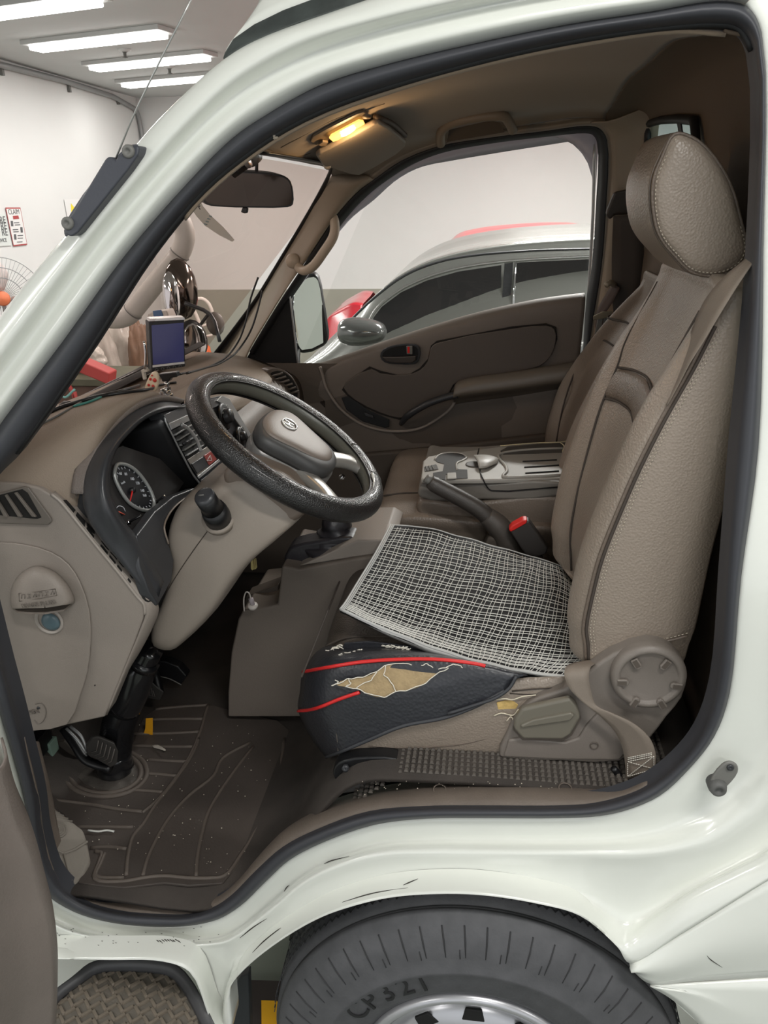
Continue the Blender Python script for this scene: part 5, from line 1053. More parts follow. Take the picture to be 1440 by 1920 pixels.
# centre stack
cs_ = tag(empty('centre_stack', (-.62, .7, 1.25)), 'silver-trimmed centre stack with air vents, hazard button and heater knob', 'control panel')
def S(a, b, e=.004): return DP(a, b, e)
def SP(name, pts, e, d, m, bw=.0015, n=1): return prism(name, [S(a, b, e) for a, b in pts], (d, 0, d*.22), m, cs_, bw, n, 2)
SP('stack_panel', [(303, 774), (345, 757), (417, 741), (430, 748), (474, 822), (470, 850), (440, 880), (400, 925), (384, 915), (346, 858), (323, 815)], .0, -.03, SATIN)
SP('top_hood', [(306, 778), (345, 760), (417, 744), (430, 752), (350, 786), (316, 795)], .003, .002, mat('gloss_grey', (112, 112, 114), .15, coat=.5), .001)
SP('silver_bar', [(315, 794), (353, 777), (360, 786), (320, 806)], .006, .003, SILVER, .001)
SP('silver_bar', [(414, 742), (428, 748), (472, 820), (468, 826), (420, 760), (404, 752)], .006, .003, SILVER, .001)
SP('vent_box', [(321, 808), (350, 792), (362, 790), (386, 832), (350, 861)], .004, .001, BLACKM, 0)
for k in range(5):
    f = k/5+.06; a, b = 323+27*f, 812+48*f; SP('vent_slat', [(a, b), (a+31, b-19), (a+32, b-17), (a+1, b+2.5)], .007, .006, SILVER if k % 2 == 0 else GREYP, .0005)
tube('vent_strap', [S(a, b, .014) for a, b in ((340, 796), (352, 803), (364, 817), (372, 832), (377, 847))], .0042, SILVER, cs_, 4, 8, sq=.6)
tube('vent_tab', [S(343, 832, .016), S(356, 826, .018)], .003, SATIN, cs_, 1, 8)
SP('vent_box_right', [(364, 790), (380, 784), (400, 826), (388, 836)], .004, .001, BLACKM, 0)
for k in range(4): SP('vent_slat', [(370+k*6, 800+k*9), (384+k*5, 792+k*9), (385+k*5, 794+k*9), (371+k*6, 802+k*9)], .007, .004, SILVER, .0004)
SP('button_strip', [(350, 862), (392, 834), (415, 852), (370, 893)], .005, .002, mat('strip_grey', (140, 134, 128), .4, metal=.3), .001)
SP('blank_button', [(357, 870), (379, 856), (389, 874), (368, 889)], .008, .003, SATIN, .002)
SP('hazard_button', [(381, 854), (393, 846), (405, 862), (391, 873)], .008, .003, mat('hazard_red', (150, 74, 70), .3), .002)
tube('hazard_triangle', [S(a, b, .0125) for a, b in ((388, 864), (397, 863), (394, 854))], .0009, WHITE, cs_, 1, 4, closed=True)
SP('side_button', [(396, 846), (401, 840), (414, 852), (407, 860)], .008, .003, SATIN, .002)
SP('silver_bar', [(369, 893), (415, 856), (418, 860), (372, 898)], .007, .002, SILVER, .0008)
SP('card_slot', [(375, 901), (420, 866), (425, 874), (380, 910)], .006, .002, BLACK, .001)
SP('radio', [(381, 912), (424, 876), (440, 890), (398, 925)], .005, .002, SATIN, .001)
SP('radio_display', [(392, 907), (413, 889), (414, 897), (396, 911)], .008, .001, mat('lcd_green', (104, 128, 84), .3, emit=(.25, .4, .15), estr=.12), 0)
kc = S(421, 781, .008); KN = V((1, 0, .22)).normalized()
lathe('heater_dial', kc, KN, [(0, .004), (.027, .004), (.031, .002), (.032, 0)], BLACK, cs_, 36)
lathe('heater_knob', kc, KN, [(0, .018), (.014, .018), (.017, .014), (.018, .004)], SATIN, cs_, 24)
tube('knob_mark', [kc+KN*.019+V((0, .0, .012)), kc+KN*.019], .001, WHITE, cs_, 1, 4)
for k in range(7):
    a = -1.1+k*.42; p = kc+KN*.005+V((0, math.sin(a)*.0245, math.cos(a)*.0245)); tube('dial_symbol', [p, p+V((0, math.cos(a)*.004, -math.sin(a)*.004)), p+V((0, math.sin(a)*.003, math.cos(a)*.003))], .0007, WHITE, cs_, 1, 4)
k2 = S(451, 818, .008); lathe('fan_dial', k2, KN, [(0, .004), (.02, .004), (.023, .002), (.024, 0)], BLACK, cs_, 30); lathe('fan_knob', k2, KN, [(0, .014), (.010, .014), (.012, .004)], SATIN, cs_, 20)
tube('fan_dial_rim', [k2+KN*.004+V((0, math.sin(a)*.022, math.cos(a)*.022)) for a in [k*PI/8 for k in range(16)]], .0008, SILVER, cs_, 1, 5, closed=True)

# passenger side of the dash: wood-grained shelf edge and round vent
VT = mat('grain_panel', (92, 82, 75), .45, bump=.3, bscale=60)
loft('dash_shelf', [[(-.615, y, 1.19), (-.59, y, 1.165), (-.585, y, 1.12), (-.60, y, 1.08)] for y in (.96, 1.1, 1.3, 1.44)], mat('shelf_taupe', (138, 128, 119), .4), db, 3, 3, thick=.003)
for k in range(5): tube('grain_ridge', [(-.606+k*.004, y, 1.185-k*.006) for y in (.98, 1.1, 1.25)], .0016, VT, db, 2, 4)
tube('glovebox_seam', [PY(513, 824, 1.25), PY(521, 812, 1.25), PY(532, 802, 1.25)], .002, SILVER, db, 3, 6)
vc = [PY(a, b, 1.34) for a, b in ((500, 697), (516, 690), (536, 696), (552, 712), (562, 735), (560, 752), (548, 745), (530, 728), (512, 710))]
rv = prism('round_vent', vc, (-.03, .02, 0), mat('vent_rim', (98, 90, 83), .4), db, .005, 3, 3)
ci = sum(vc, V())/len(vc); prism('vent_cavity', [ci+(p-ci)*.82+V((.001, -.0015, 0)) for p in vc], (.0005, -.0005, 0), DK, rv, 0, 3)
for k in range(6):
    f = .1+k*.145; a, b = 508+48*f, 698+44*f; a2, b2 = 522+42*f, 693+40*f+6*f; tube('vent_slat', [PY(a-2, b+3, 1.325), PY(a2+4, b2+2, 1.325)], .0032, MATS['vent_rim'], rv, 1, 6, sq=.5)

# steering column, stalk, key
sc = tag(empty('steering_column', (-.5, .45, 1.1)), 'taupe steering column shroud leading down from the wheel, stalk on its side', 'steering column')
SHR = mat('shroud_taupe', (146, 136, 126), .45, bump=.12, bscale=420)
SO_ = [(385, 922), (425, 890), (470, 880), (520, 915), (566, 962), (530, 1003), (480, 1045), (440, 1090), (400, 1150), (345, 1205), (318, 1223), (286, 1215), (282, 1182), (300, 1135), (322, 1062), (314, 1000), (336, 948)]
A0 = [PY(a, b, .35) for a, b in SO_]; sc0 = sum(A0, V())/len(A0)
def sec(y, s): return [V((sc0.x+(p.x-sc0.x)*s, y, sc0.z+(p.z-sc0.z)*s)) for p in A0]
loft('shroud', [sec(.325, .3), sec(.326, .7), sec(.334, .90), sec(.36, 1.0), sec(.42, 1.03), sec(.52, 1.03), sec(.60, 1.0), sec(.63, .9), sec(.64, .5)], SHR, sc, 3, 3, cu=True, caps=True)
prism('switch_housing', [PY(a, b, .335) for a, b in ((418, 885), (440, 870), (520, 905), (572, 960), (556, 978), (530, 983), (500, 978), (470, 958), (436, 925), (418, 905))], (0, .26, 0), mat('housing_brown', (112, 100, 90), .45, bump=.12, bscale=420), sc, .014, 2, 4)
for a, b in ((453, 912), (466, 930)): lathe('screw_hole', PY(a, b, .334), (0, -1, .2), [(.005, .001), (.0045, .002), (.004, -.002), (0, -.002)], SEAM, sc, 14)
SHB = bvh([o for o in sc.children if o.name.startswith('shroud')][0])
q = [on(SHB, a, b, .0003) for a, b in ((392, 992), (370, 1022), (345, 1058), (320, 1098), (302, 1135))]
if all(q): tube('parting_line', q, .001, SEAM, sc, 3, 5)
tube('stalk_base_ring', [PY(412, 976, .335), PY(408, 970, .325)], .030, SHR, sc, 1, 24)
tube('stalk', [PY(411, 974, .33), PY(404, 962, .31), PY(400, 955, .30)], [.0255, .024, .022], BLACK, sc, 1, 22)
tube('stalk', [PY(400, 955, .30), PY(392, 944, .29), PY(384, 932, .275)], [.0195, .0185, .0185], BLACK, sc, 1, 22)
lathe('stalk_tip', PY(384, 932, .275), PY(378, 925, .268)-PY(384, 932, .275), [(.0185, 0), (.0175, .004), (.012, .006), (0, .0065)], SATIN, sc, 22)
tube('stalk_mark', [PY(372, 929, .262), PY(382, 928, .262)], .0012, GREYP, sc, 1, 4)
t = tag(empty('ignition_key', PY(475, 1055, .42)), 'small brass key hanging below the steering column', 'key')
for k in range(3): prism('key_blade', [PY(a+k*3, b-k, .42+k*.004) for a, b in ((470, 1050), (474, 1049), (476, 1066), (473, 1070), (470, 1066))], (0, .0015, 0), mat('brass', (176, 160, 110), .3, metal=.7), t, .0005)
# steering wheel
sw = tag(empty('steering_wheel', (-.38, .5, 1.28)), 'black leather-wrapped steering wheel with grey centre pad and oval emblem', 'steering wheel')
CW = V((-.38, .5, 1.28)); AXN = V((math.sin(math.radians(35)), 0, math.cos(math.radians(35)))); U_ = V((0, 1, 0)); D_ = V((AXN.z, 0, -AXN.x))
def W(u, d, n=0.): return CW+U_*u+D_*d+AXN*n
RW_ = .195
def torus_arc(name, r, a0, a1, m, steps=72, k=14, closed=False, p0=0, p1=2*PI, par=None):
    rows = []
    for i in range(steps if closed else steps+1):
        t = p0+(p1-p0)*i/steps; rad = U_*math.cos(t)+D_*math.sin(t)
        rows.append([CW+rad*(RW_+r*math.cos(a))+AXN*(r*math.sin(a)) for a in [a0+(a1-a0)*j/k for j in range(k+1)]])
    return loft(name, rows, m, par or sw, 1, 1, cv=closed)
torus_arc('rim', .0188, 0, 2*PI, mat('rim_olive', (92, 92, 84), .35, bump=.1, bscale=500), closed=True)
COVM = mat('wheel_cover', (34, 33, 33), .36, bump=.5, bscale=420, vor=True, coat=.15)
torus_arc('leather_cover', .0225, -1.9, 2.3, COVM, closed=True, k=16)
for a in (-1.9, 2.3):
    pts = [CW+(U_*math.cos(t)+D_*math.sin(t))*(RW_+.0215*math.cos(a))+AXN*(.0215*math.sin(a)) for t in [2*PI*i/40 for i in range(40)]]; tube('cover_hem', pts, .0022, mat('cover_hem', (26, 25, 25), .5), sw, 1, 6, closed=True)
dashes('cover_stitches', [[CW+(U_*math.cos(t)+D_*math.sin(t))*(RW_+.0228*math.cos(2.15))+AXN*(.0228*math.sin(2.15)) for t in [2*PI*i/60 for i in range(30, 58)]]], GREYP, sw, .0006, .005, .5)
for t in (1.15, .62):   # cover joints, one torn
    tube('cover_joint', [CW+(U_*math.cos(t+.03*math.sin(a*2))+D_*math.sin(t+.03*math.sin(a*2)))*(RW_+.023*math.cos(a))+AXN*(.023*math.sin(a)) for a in [-1.2+3.2*j/12 for j in range(13)]], .0007, GREYP, sw, 1, 5)
tube('torn_lining', [CW+(U_*math.cos(t)+D_*math.sin(t))*(RW_-.010)+AXN*.0215 for t in (1.55, 1.45, 1.35, 1.25, 1.18)], [.0006, .0018, .0012, .0038, .002], WHITE, sw, 3, 6)
PADM = mat('pad_taupe', (122, 112, 104), .5, bump=.15, bscale=420); PADD = mat('pad_dark', (70, 70, 70), .5, bump=.1, bscale=420)
def rr_(w0, w1, d0, d1, n, s=1.): # rounded trapezoid in wheel plane
    return [W(u*s, (d-(d0+d1)/2)*s+(d0+d1)/2, n) for u, d in ((-w0*.6, d0-.004), (0, d0-.010), (w0*.6, d0-.004), (w0, d0+.02), ((w0+w1)/2, (d0+d1)/2+.008), (w1, d1-.02), (w1*.6, d1), (0, d1+.006), (-w1*.6, d1), (-w1, d1-.02), (-(w0+w1)/2, (d0+d1)/2+.008), (-w0, d0+.02))]
loft('hub_base', [rr_(.075, .05, -.05, .085, -.05, .8), rr_(.09, .06, -.06, .095, -.03), rr_(.092, .062, -.06, .097, -.005)], mat('hub_silver', (124, 122, 120), .3, metal=.3), sw, 4, 3, cu=True, caps=True)
loft('airbag_pad', [rr_(.092, .062, -.06, .092, -.004), rr_(.094, .064, -.062, .094, .012), rr_(.088, .058, -.058, .088, .022), rr_(.07, .045, -.045, .075, .027, .95)], PADD, sw, 4, 3, cu=True, caps=True)
loft('pad_cover', [rr_(.078, .046, -.056, .078, .018), rr_(.078, .046, -.056, .078, .026), rr_(.07, .040, -.050, .070, .031), rr_(.035, .02, -.03, .05, .034)], PADM, sw, 4, 3, cu=True, caps=True)
ec = W(.0, -.02, .0355); em = [ec+U_*math.cos(t)*.021+D_*math.sin(t)*.0155 for t in [2*PI*i/24 for i in range(24)]]
EM = mat('emblem_chrome', (206, 206, 204), .25, metal=.5)
tube('emblem_ring', em, .0018, EM, sw, 1, 6, closed=True)
text('emblem_letter', 'H', ec+AXN*.0004, U_*1+D_*-.12, D_*-1+U_*.45, .028, EM, sw, .0008)
for tt in (48, 132):
    t_ = math.radians(tt); e1 = U_*math.cos(t_)+D_*math.sin(t_); f1 = D_*math.cos(t_)-U_*math.sin(t_)
    loft('spoke', [[CW+e1*r_+f1*a*w+AXN*n_ for a, n_ in ((-1, n0-.010), (-1, n0+.004), (-.5, n0+.009), (.5, n0+.009), (1, n0+.004), (1, n0-.010))] for r_, w, n0 in ((.06, .030, -.012), (.10, .022, -.006), (.145, .018, .0), (.17, .022, .0), (.188, .034, .0))], mat('spoke_silver', (150, 147, 142), .3, metal=.35), sw, 2, 4, cu=True)
0 and loft('lower_spoke', [[W(-.03, .07, -.012), W(.03, .07, -.012), W(.03, .07, .0), W(-.03, .07, .0)], [W(-.022, .12, -.01), W(.022, .12, -.01), W(.022, .12, .004), W(-.022, .12, .004)], [W(-.03, .186, -.008), W(.03, .186, -.008), W(.03, .186, .006), W(-.03, .186, .006)]], MATS['rim_olive'], sw, 2, 4, cu=True)
lathe('column_boss', W(0, .0, -.03), -AXN, [(.055, 0), (.05, .03), (.045, .08)], BLACK, sw, 24)
for a, b in ((640, 895),): lathe('pad_screw', PY(a, b, .60), (.5, -.6, .4), [(.006, 0), (.006, .006), (0, .008)], CHROME, sw, 12)

# ------------------------------------------------------------ things on the dash and the windscreen
mon = tag(empty('dash_monitor', PY(315, 700, .66)), 'small upright screen monitor with dark blue display on dashboard', 'monitor')
prism('monitor_case', [PY(a, b, .66) for a, b in ((279, 602), (346, 597), (348, 688), (284, 697))], V((-.016, .018, .002)), BLACK, mon, .003)
prism('silver_edge', [PY(a, b, .657) for a, b in ((279, 603), (281, 598), (346, 595), (347, 600))], V((-.014, .018, .002)), mat('silver_bright', (214, 214, 214), .25, metal=.4), mon, .001)
prism('screen', [PY(a, b, .6585) for a, b in ((284, 610), (344, 605), (345, 678), (287, 684))], (0, .001, 0), mat('screen_blue', (46, 48, 92), .15, emit=(.03, .033, .08), estr=.3), mon, 0)
prism('silver_edge', [PY(a, b, .658) for a, b in ((286, 685), (346, 678), (346, 682), (286, 689))], (0, .001, 0), MATS['silver_bright'], mon, 0)
for k in range(5):
    c = PY(294+k*11, 693.5-k*1.6, .6585); tube('button_ring', [c+V((math.cos(a)*.0032, 0, math.sin(a)*.0032)) for a in [q*PI/4 for q in range(8)]], .0004, GREYP, mon, 1, 4, closed=True)
prism('clip', [PY(a, b, .67) for a, b in ((296, 702), (330, 698), (332, 707), (320, 709), (316, 716), (304, 716), (302, 710))], (0, .02, 0), BLACK, mon, .002)
tube('mount_ball', [PY(312, 716, .68), PY(314, 726, .68), PY(310, 738, .68)], [.006, .004, .009], CHROME, mon, 2, 12)
tube('mount_screw', [PY(303, 733, .67), PY(320, 728, .68)], .0045, CHROME, mon, 1, 10)
for k in range(5): lathe('mount_bead', PY(300+k*5, 741-(k % 2)*7, .67), (.3, -1, .3), [(0, .006), (.005, .003), (.006, 0), (.004, -.004), (0, -.005)], CHROME, mon, 12)
prism('side_bracket', [PY(a, b, .68) for a, b in ((264, 694), (276, 690), (277, 697), (270, 699), (272, 712), (268, 712))], (0, .01, 0), mat('bracket_cream', (200, 192, 180), .5), mon, .001)
tube('side_bracket', [PY(a, b, .68) for a, b in ((270, 640), (273, 665), (272, 692))], .003, CHROME, mon, 3, 6)
blu = tag(empty('blue_taped_box', PY(294, 592, 1.2)), 'small white box with blue tape behind the screen monitor', 'box')
prism('box_body', [PY(a, b, 1.1) for a, b in ((276, 590), (284, 585), (312, 582), (318, 596), (316, 620), (280, 622))], (0, .05, 0), mat('box_cream', (206, 198, 190), .5), blu, .003)
prism('blue_tape', [PY(a, b, 1.098) for a, b in ((286, 583), (302, 581), (308, 598), (289, 600))], (0, .003, 0), mat('tape_blue', (74, 108, 150), .5), blu, .001)
orn = tag(empty('oval_ornament', PY(285, 722, .62)), 'cream oval ornament with red spots leaning against the monitor mount', 'ornament')
OC = [(272, 742), (270, 730), (276, 712), (284, 699), (292, 697), (297, 706), (296, 722), (290, 736), (280, 744)]
prism('oval_disc', [PY(a, b, .62) for a, b in OC], (0, .008, 0), mat('ornament_cream', (226, 206, 178), .3), orn, .003, 2)
RSP = mat('spot_red', (208, 62, 52), .4)
for a, b, r in ((290, 713, .0045), (282, 711, .003), (287, 724, .0035), (279, 722, .003), (285, 704, .002)): lathe('red_spot', PY(a, b, .6195), (0, -1, 0), [(r, 0), (r*.9, .001), (0, .001)], RSP, orn, 12)
prism('red_tag', [PY(a, b, .618) for a, b in ((264, 742), (270, 728), (279, 730), (280, 742), (272, 750), (265, 752))], (0, .004, 0), RSP, orn, .002)

def wire(name, pts, r, m, label, e=.004):
    t = tag(empty(name, (0, 0, 0)), label, 'cable'); q = []
    for a, b, *y in pts:
        p = PY(a, b, y[0]) if y else on(DT, a, b, r+e)
        if p is not None: q.append(p)
    t.location = q[0]; tube('cable', q, r, m, t, 5, 6); return t
w1 = wire('cable_loom', [(38, 806), (70, 793), (100, 778), (128, 767), (160, 758), (200, 748), (238, 738), (262, 728)], .0035, BLACK, 'black cable loom along the windscreen base, nearest the driver pillar')
tube('black_sleeve', [on(DT, a, b, .008) for a, b in ((118, 768), (126, 766), (136, 764))], [.004, .007, .004], BLACK, w1, 2, 8)
w2 = wire('teal_wires', [(140, 768), (162, 762), (176, 757), (192, 750)], .0022, mat('wire_teal', (60, 128, 118), .5), 'thin teal wires beside the black sleeve on dash')
w3 = wire('white_wire', [(40, 815), (75, 802), (110, 785), (150, 762), (178, 748), (200, 744)], .0018, GREYP, 'thin grey wire crossing the loom on the dash top')
w4 = wire('monitor_cable', [(200, 748), (240, 742), (272, 737), (300, 727), (330, 722)], .003, BLACK, 'black cable running across dash top to monitor mount')
w5 = wire('pillar_cable', [(335, 702, .75), (370, 694, .95), (400, 684, 1.1), (430, 664, 1.25), (450, 634, 1.32), (462, 598, 1.34), (470, 560, 1.35), (484, 520, 1.35)], .0028, BLACK, 'outer black cable climbing from monitor up the far pillar')
w6 = wire('pillar_cable', [(350, 700, .76), (385, 690, .98), (415, 680, 1.12), (448, 655, 1.28), (470, 620, 1.33), (482, 585, 1.34), (492, 545, 1.35)], .0028, BLACK, 'inner black cable climbing from monitor up the far pillar')
# dash seam and dark vents strip by the screen
DS_ = [on(DT, a, b, .001) for a, b in ((8, 862), (30, 846), (60, 826), (78, 812))]
if all(DS_): tube('dash_seam', DS_, .0014, SEAM, db, 3, 5)
DS_ = [on(DT, a, b, .001) for a, b in ((310, 741), (330, 727), (344, 722), (420, 700), (480, 690))]
# black band and wiper cowl at the base of the windscreen
loft('windscreen_base_band', [[(-.905, y, 1.30), (-.885, y, 1.325), (-.865, y, 1.318)] for y in (.2, .5, .8, 1.1, 1.4)], BLACKM, truck, 3, 2, thick=.003)
loft('wiper_cowl', [[(-1.12, y, 1.20), (-1.0, y, 1.255), (-.92, y, 1.285)] for y in (.15, .5, .8, 1.1, 1.42)], mat('cowl_brown', (84, 76, 70), .7, bump=.3, bscale=60), truck, 3, 2, thick=.004)
tube('wiper_arm', [(-1.0, .35, 1.275), (-.97, .7, 1.29), (-.95, 1.15, 1.30)], .006, BLACK, truck, 4, 6)

# interior mirror
im = tag(empty('rear_view_mirror', PY(465, 356, .74)), 'dark interior rear view mirror hanging at the top of windscreen', 'mirror')
MO_ = [(378, 352), (392, 328), (404, 322), (440, 321), (500, 324), (534, 330), (546, 340), (551, 362), (550, 384), (540, 389), (480, 390), (410, 388), (388, 384), (379, 372)]
prism('mirror_housing', [PY(a, b, .74) for a, b in MO_], V((-.02, .022, .006)), BLACK, im, .006, 2, 3)
mcx = (465, 356); prism('mirror_glass', [PY(mcx[0]+(a-mcx[0])*.955, mcx[1]+(b-mcx[1])*.9, .739) for a, b in MO_], V((-.0005, .0005, 0)), mat('mirror_dark', (66, 56, 48), .12, metal=.35), im, 0, 2)
prism('dip_lever', [PY(a, b, .745) for a, b in ((454, 389), (464, 389), (463, 399), (458, 400), (451, 398))], (0, .01, 0), BLACK, im, .002)
tube('mirror_stem', [PY(481, 322, .75), PY(482, 286, .76)], .0035, BLACK, im, 1, 8)
dc = tag(empty('dash_camera', PY(445, 305, .62)), 'black windscreen camera with silver ring above the interior mirror', 'camera')
tube('camera_body', [PY(430, 316, .60), PY(455, 298, .60)], .019, BLACK, dc, 1, 18); lathe('silver_ring', PY(456, 298, .60), PY(466, 292, .60)-PY(450, 302, .60), [(.0185, 0), (.0195, .004), (.018, .008), (.010, .009), (0, .007)], SILVER, dc, 22)
prism('camera_bracket', [PY(a, b, .61) for a, b in ((424, 312), (448, 288), (472, 288), (466, 300), (446, 320), (430, 326))], (0, .02, 0), BLACKM, dc, .003)
tube('camera_barrel', [PY(468, 300, .64), PY(480, 290, .66)], .014, GREYP, dc, 1, 14)

# roof lamp, visor
HL = [o for o in truck.children if o.name.startswith('headliner')][0]; HT = bvh(HL)
def H(a, b, e=0.):
    p = on(HT, a, b, e)
    return p if p is not None else PZ(a, b, 1.87)
def hplane(pts, e):   # straighten an outline into the plane through its own points
    return [H(a, b, e) for a, b in pts]
dl = tag(empty('roof_lamp', H(645, 230)), 'lit amber roof lamp with switch between the sun visors', 'lamp')
prism('lamp_base', hplane([(580, 256), (584, 247), (610, 232), (668, 203), (680, 200), (689, 205), (686, 213), (640, 240), (606, 258), (590, 263)], .004), V((0, 0, -.006)), mat('lamp_base', (112, 96, 78), .5), dl, .002)
AMB = mat('amber_lens', (255, 190, 90), .3, emit=(1, .52, .12), estr=1.6)
prism('amber_lens', hplane([(611, 243), (614, 238), (668, 209), (676, 211), (679, 217), (628, 247), (618, 250)], .014), V((0, 0, -.004)), AMB, dl, .0015)
prism('bulb_glow', hplane([(632, 232), (644, 224), (656, 219), (658, 224), (648, 232), (636, 238)], .0195), V((0, 0, -.001)), mat('bulb_hot', (255, 240, 190), .3, emit=(1, .8, .42), estr=5), dl, 0, 2)
prism('lamp_switch', hplane([(592, 256), (600, 250), (610, 252), (606, 258), (596, 259)], .012), V((0, 0, -.005)), MATS['lamp_base'], dl, .001)
lathe('base_end', H(683, 205, .012), (0, -.2, -1), [(.010, 0), (.009, .004), (0, .006)], MATS['lamp_base'], dl, 16)
lp = bpy.data.lights.new('roof_lamp_bulb', 'POINT'); lp.energy = .55; lp.color = (1, .62, .28); lp.shadow_soft_size = .02
lo_ = bpy.data.objects.new('roof_lamp_bulb', lp); COL.objects.link(lo_); lo_.location = H(645, 229, .05)
sv = tag(empty('sun_visor', H(680, 270)), 'grey-brown folded sun visor on passenger side of the headliner', 'sun visor')
VO = [(590, 284), (602, 302), (640, 314), (654, 319), (669, 321), (700, 305), (740, 281), (757, 266), (759, 258), (727, 231), (708, 220), (698, 223), (616, 268), (596, 278)]
VM = mat('visor_vinyl', (140, 130, 119), .6, bump=.3, bscale=400)
vh = [H(a, b, .006) for a, b in VO]; vcn = sum(vh, V())/len(vh)
# best plane of the visor: level with the roof, tilted with the header
nv = V((0, 0, 0))
for p, q in zip(vh, vh[1:]+vh[:1]): nv += (p-vcn).cross(q-vcn)
nv.normalize(); nv = -nv if nv.z > 0 else nv
prism('visor_panel', [PL(a, b, nv, nv.dot(vcn+nv*.022)) for a, b in VO], nv*.012, VM, sv, .005, 1, 3)
tube('visor_hinge', [PL(704, 219, nv, nv.dot(vcn+nv*.02)), PL(732, 230, nv, nv.dot(vcn+nv*.02)), PL(760, 254, nv, nv.dot(vcn+nv*.015))], .006, mat('hinge_brown', (74, 60, 50), .6), sv, 3, 8)
lathe('visor_clip', H(601, 284, .03), (.2, -.5, -1), [(.009, 0), (.008, .008), (.004, .012), (0, .012)], mat('clip_beige', (176, 164, 148), .4), sv, 14)
lathe('clip_base', H(600, 284, .002), (.1, -.1, -1), [(.016, 0), (.014, .006), (0, .007)], mat('clip_brown', (70, 56, 46), .6), sv, 14)
for pts in (((487, 279), (510, 284), (535, 290), (556, 291), (580, 284)), ((524, 273), (560, 254), (620, 222), (690, 200), (720, 190))):
    q = [H(a, b, .002) for a, b in pts]; tube('visor_outline', q, .003, mat('liner_fold', (104, 90, 76), .8), truck, 4, 6)
lathe('liner_clip', H(516, 257, .002), (0, -.1, -1), [(.006, 0), (.005, .004), (0, .005)], MATS['clip_beige'], truck, 12)

# ------------------------------------------------------------ footwell
zf = .512
fm = tag(empty('floor_mat', PZ(330, 1500, zf)), 'dusty black rubber floor mat with raised ribs in driver footwell', 'floor mat')
def F(a, b, e=0.): return PZ(a, b, zf+e)
MO2 = [(146, 1655), (190, 1661), (233, 1664), (308, 1655), (354, 1660), (417, 1656), (440, 1630), (492, 1559), (520, 1450), (546, 1372), (520, 1350), (440, 1334), (400, 1322), (300, 1324), (268, 1346), (246, 1400), (235, 1440), (205, 1400), (160, 1402), (110, 1432), (70, 1472), (80, 1500), (120, 1525), (165, 1605)]
prism('mat_sheet', [F(a, b) for a, b in MO2], (0, 0, -.006), MATR, fm, .002, 1, 2)
RIB = mat('mat_rib', (92, 83, 76), .6, bump=.2, bscale=200)
def rib(pts, r=.0042): tube('rib', [F(a, b, .0) for a, b in pts], r, RIB, fm, 4, 6)
for p in ([(372, 1385), (367, 1401), (354, 1426), (325, 1467), (292, 1508), (267, 1547), (250, 1567), (240, 1605), (237, 1642)],
          [(470, 1392), (417, 1422), (400, 1455), (354, 1492), (317, 1534), (292, 1576), (276, 1612), (268, 1642)],
          [(475, 1400), (442, 1442), (412, 1485), (392, 1520), (378, 1567), (370, 1610), (368, 1644)],
          [(533, 1385), (525, 1442), (506, 1497), (483, 1552), (452, 1602), (421, 1642), (395, 1646), (354, 1646), (308, 1642), (268, 1646), (233, 1652), (178, 1648), (186, 1615), (190, 1600), (178, 1596)],
          [(390, 1322), (383, 1345), (377, 1367), (350, 1428), (313, 1480), (290, 1505), (267, 1524)],
          [(292, 1330), (330, 1326), (390, 1322)], [(270, 1350), (330, 1348), (380, 1348)], [(252, 1376), (320, 1375), (373, 1372)], [(247, 1398), (310, 1400), (361, 1400)], [(273, 1424), (320, 1427), (350, 1428)], [(273, 1450), (300, 1452), (332, 1455)], [(247, 1481), (280, 1483), (305, 1485)],
          [(84, 1498), (160, 1507), (220, 1517), (267, 1522)], [(140, 1551), (200, 1551), (250, 1551)], [(170, 1590), (210, 1588), (237, 1592)], [(196, 1600), (188, 1620), (180, 1642), (233, 1646)]): rib(p)
for s in (1, .86): rib([(196+math.cos(a)*80*s, 1448+math.sin(a)*46*s) for a in [-.9+k*.32 for k in range(14)]], .006)
prism('hole_floor', [F(a, b, .001) for a, b in ((140, 1440), (175, 1425), (240, 1425), (258, 1450), (245, 1476), (205, 1482), (160, 1470))], (0, 0, -.002), mat('foil_grey', (112, 106, 100), .4, metal=.3, bump=.8, bscale=60, var=.5, vscale=30), fm, 0, 2)
t = tag(empty('dead_pedal', F(120, 1580)), 'grey foot rest plate left of the floor mat, ribbed and dusty', 'foot rest')
GDP = mat('dusty_grey', (128, 121, 112), .7, bump=.3, bscale=200, var=.12, vscale=20)
dpp = [(66, 1486), (100, 1512), (130, 1535), (155, 1554), (162, 1575), (169, 1612), (158, 1638), (140, 1660), (118, 1645), (95, 1615), (80, 1580), (72, 1520)]
def FD(a, b, e=0.): return PL(a, b, (.35, -.25, 1), V((.35, -.25, 1)).dot(F(150, 1650))+e)
prism('foot_plate', [FD(a, b) for a, b in dpp], (0, 0, -.02), GDP, t, .006, 1, 3)
for k in range(4): tube('plate_ring', [FD(109+math.cos(a)*(3+k*4.5), 1556+math.sin(a)*(3+k*4), .001) for a in [q*PI/6 for q in range(12)]], .0011, GDP, t, 1, 5, closed=True)
for k in range(7): tube('plate_rib', [FD(74+k*1.5, 1500+k*6, .0), FD(88+k*8, 1508+k*5.3, .0)], .0016, GDP, t, 1, 5)
tube('plate_fold', [FD(a, b, .0) for a, b in ((84, 1578), (120, 1601), (164, 1578))], .003, GDP, t, 2, 6); tube('plate_fold', [FD(a, b, .0) for a, b in ((120, 1601), (134, 1652))], .003, GDP, t, 2, 6)
t = tag(empty('candy_wrapper', F(278, 1385)), 'small yellow torn wrapper standing on the rubber mat', 'wrapper')
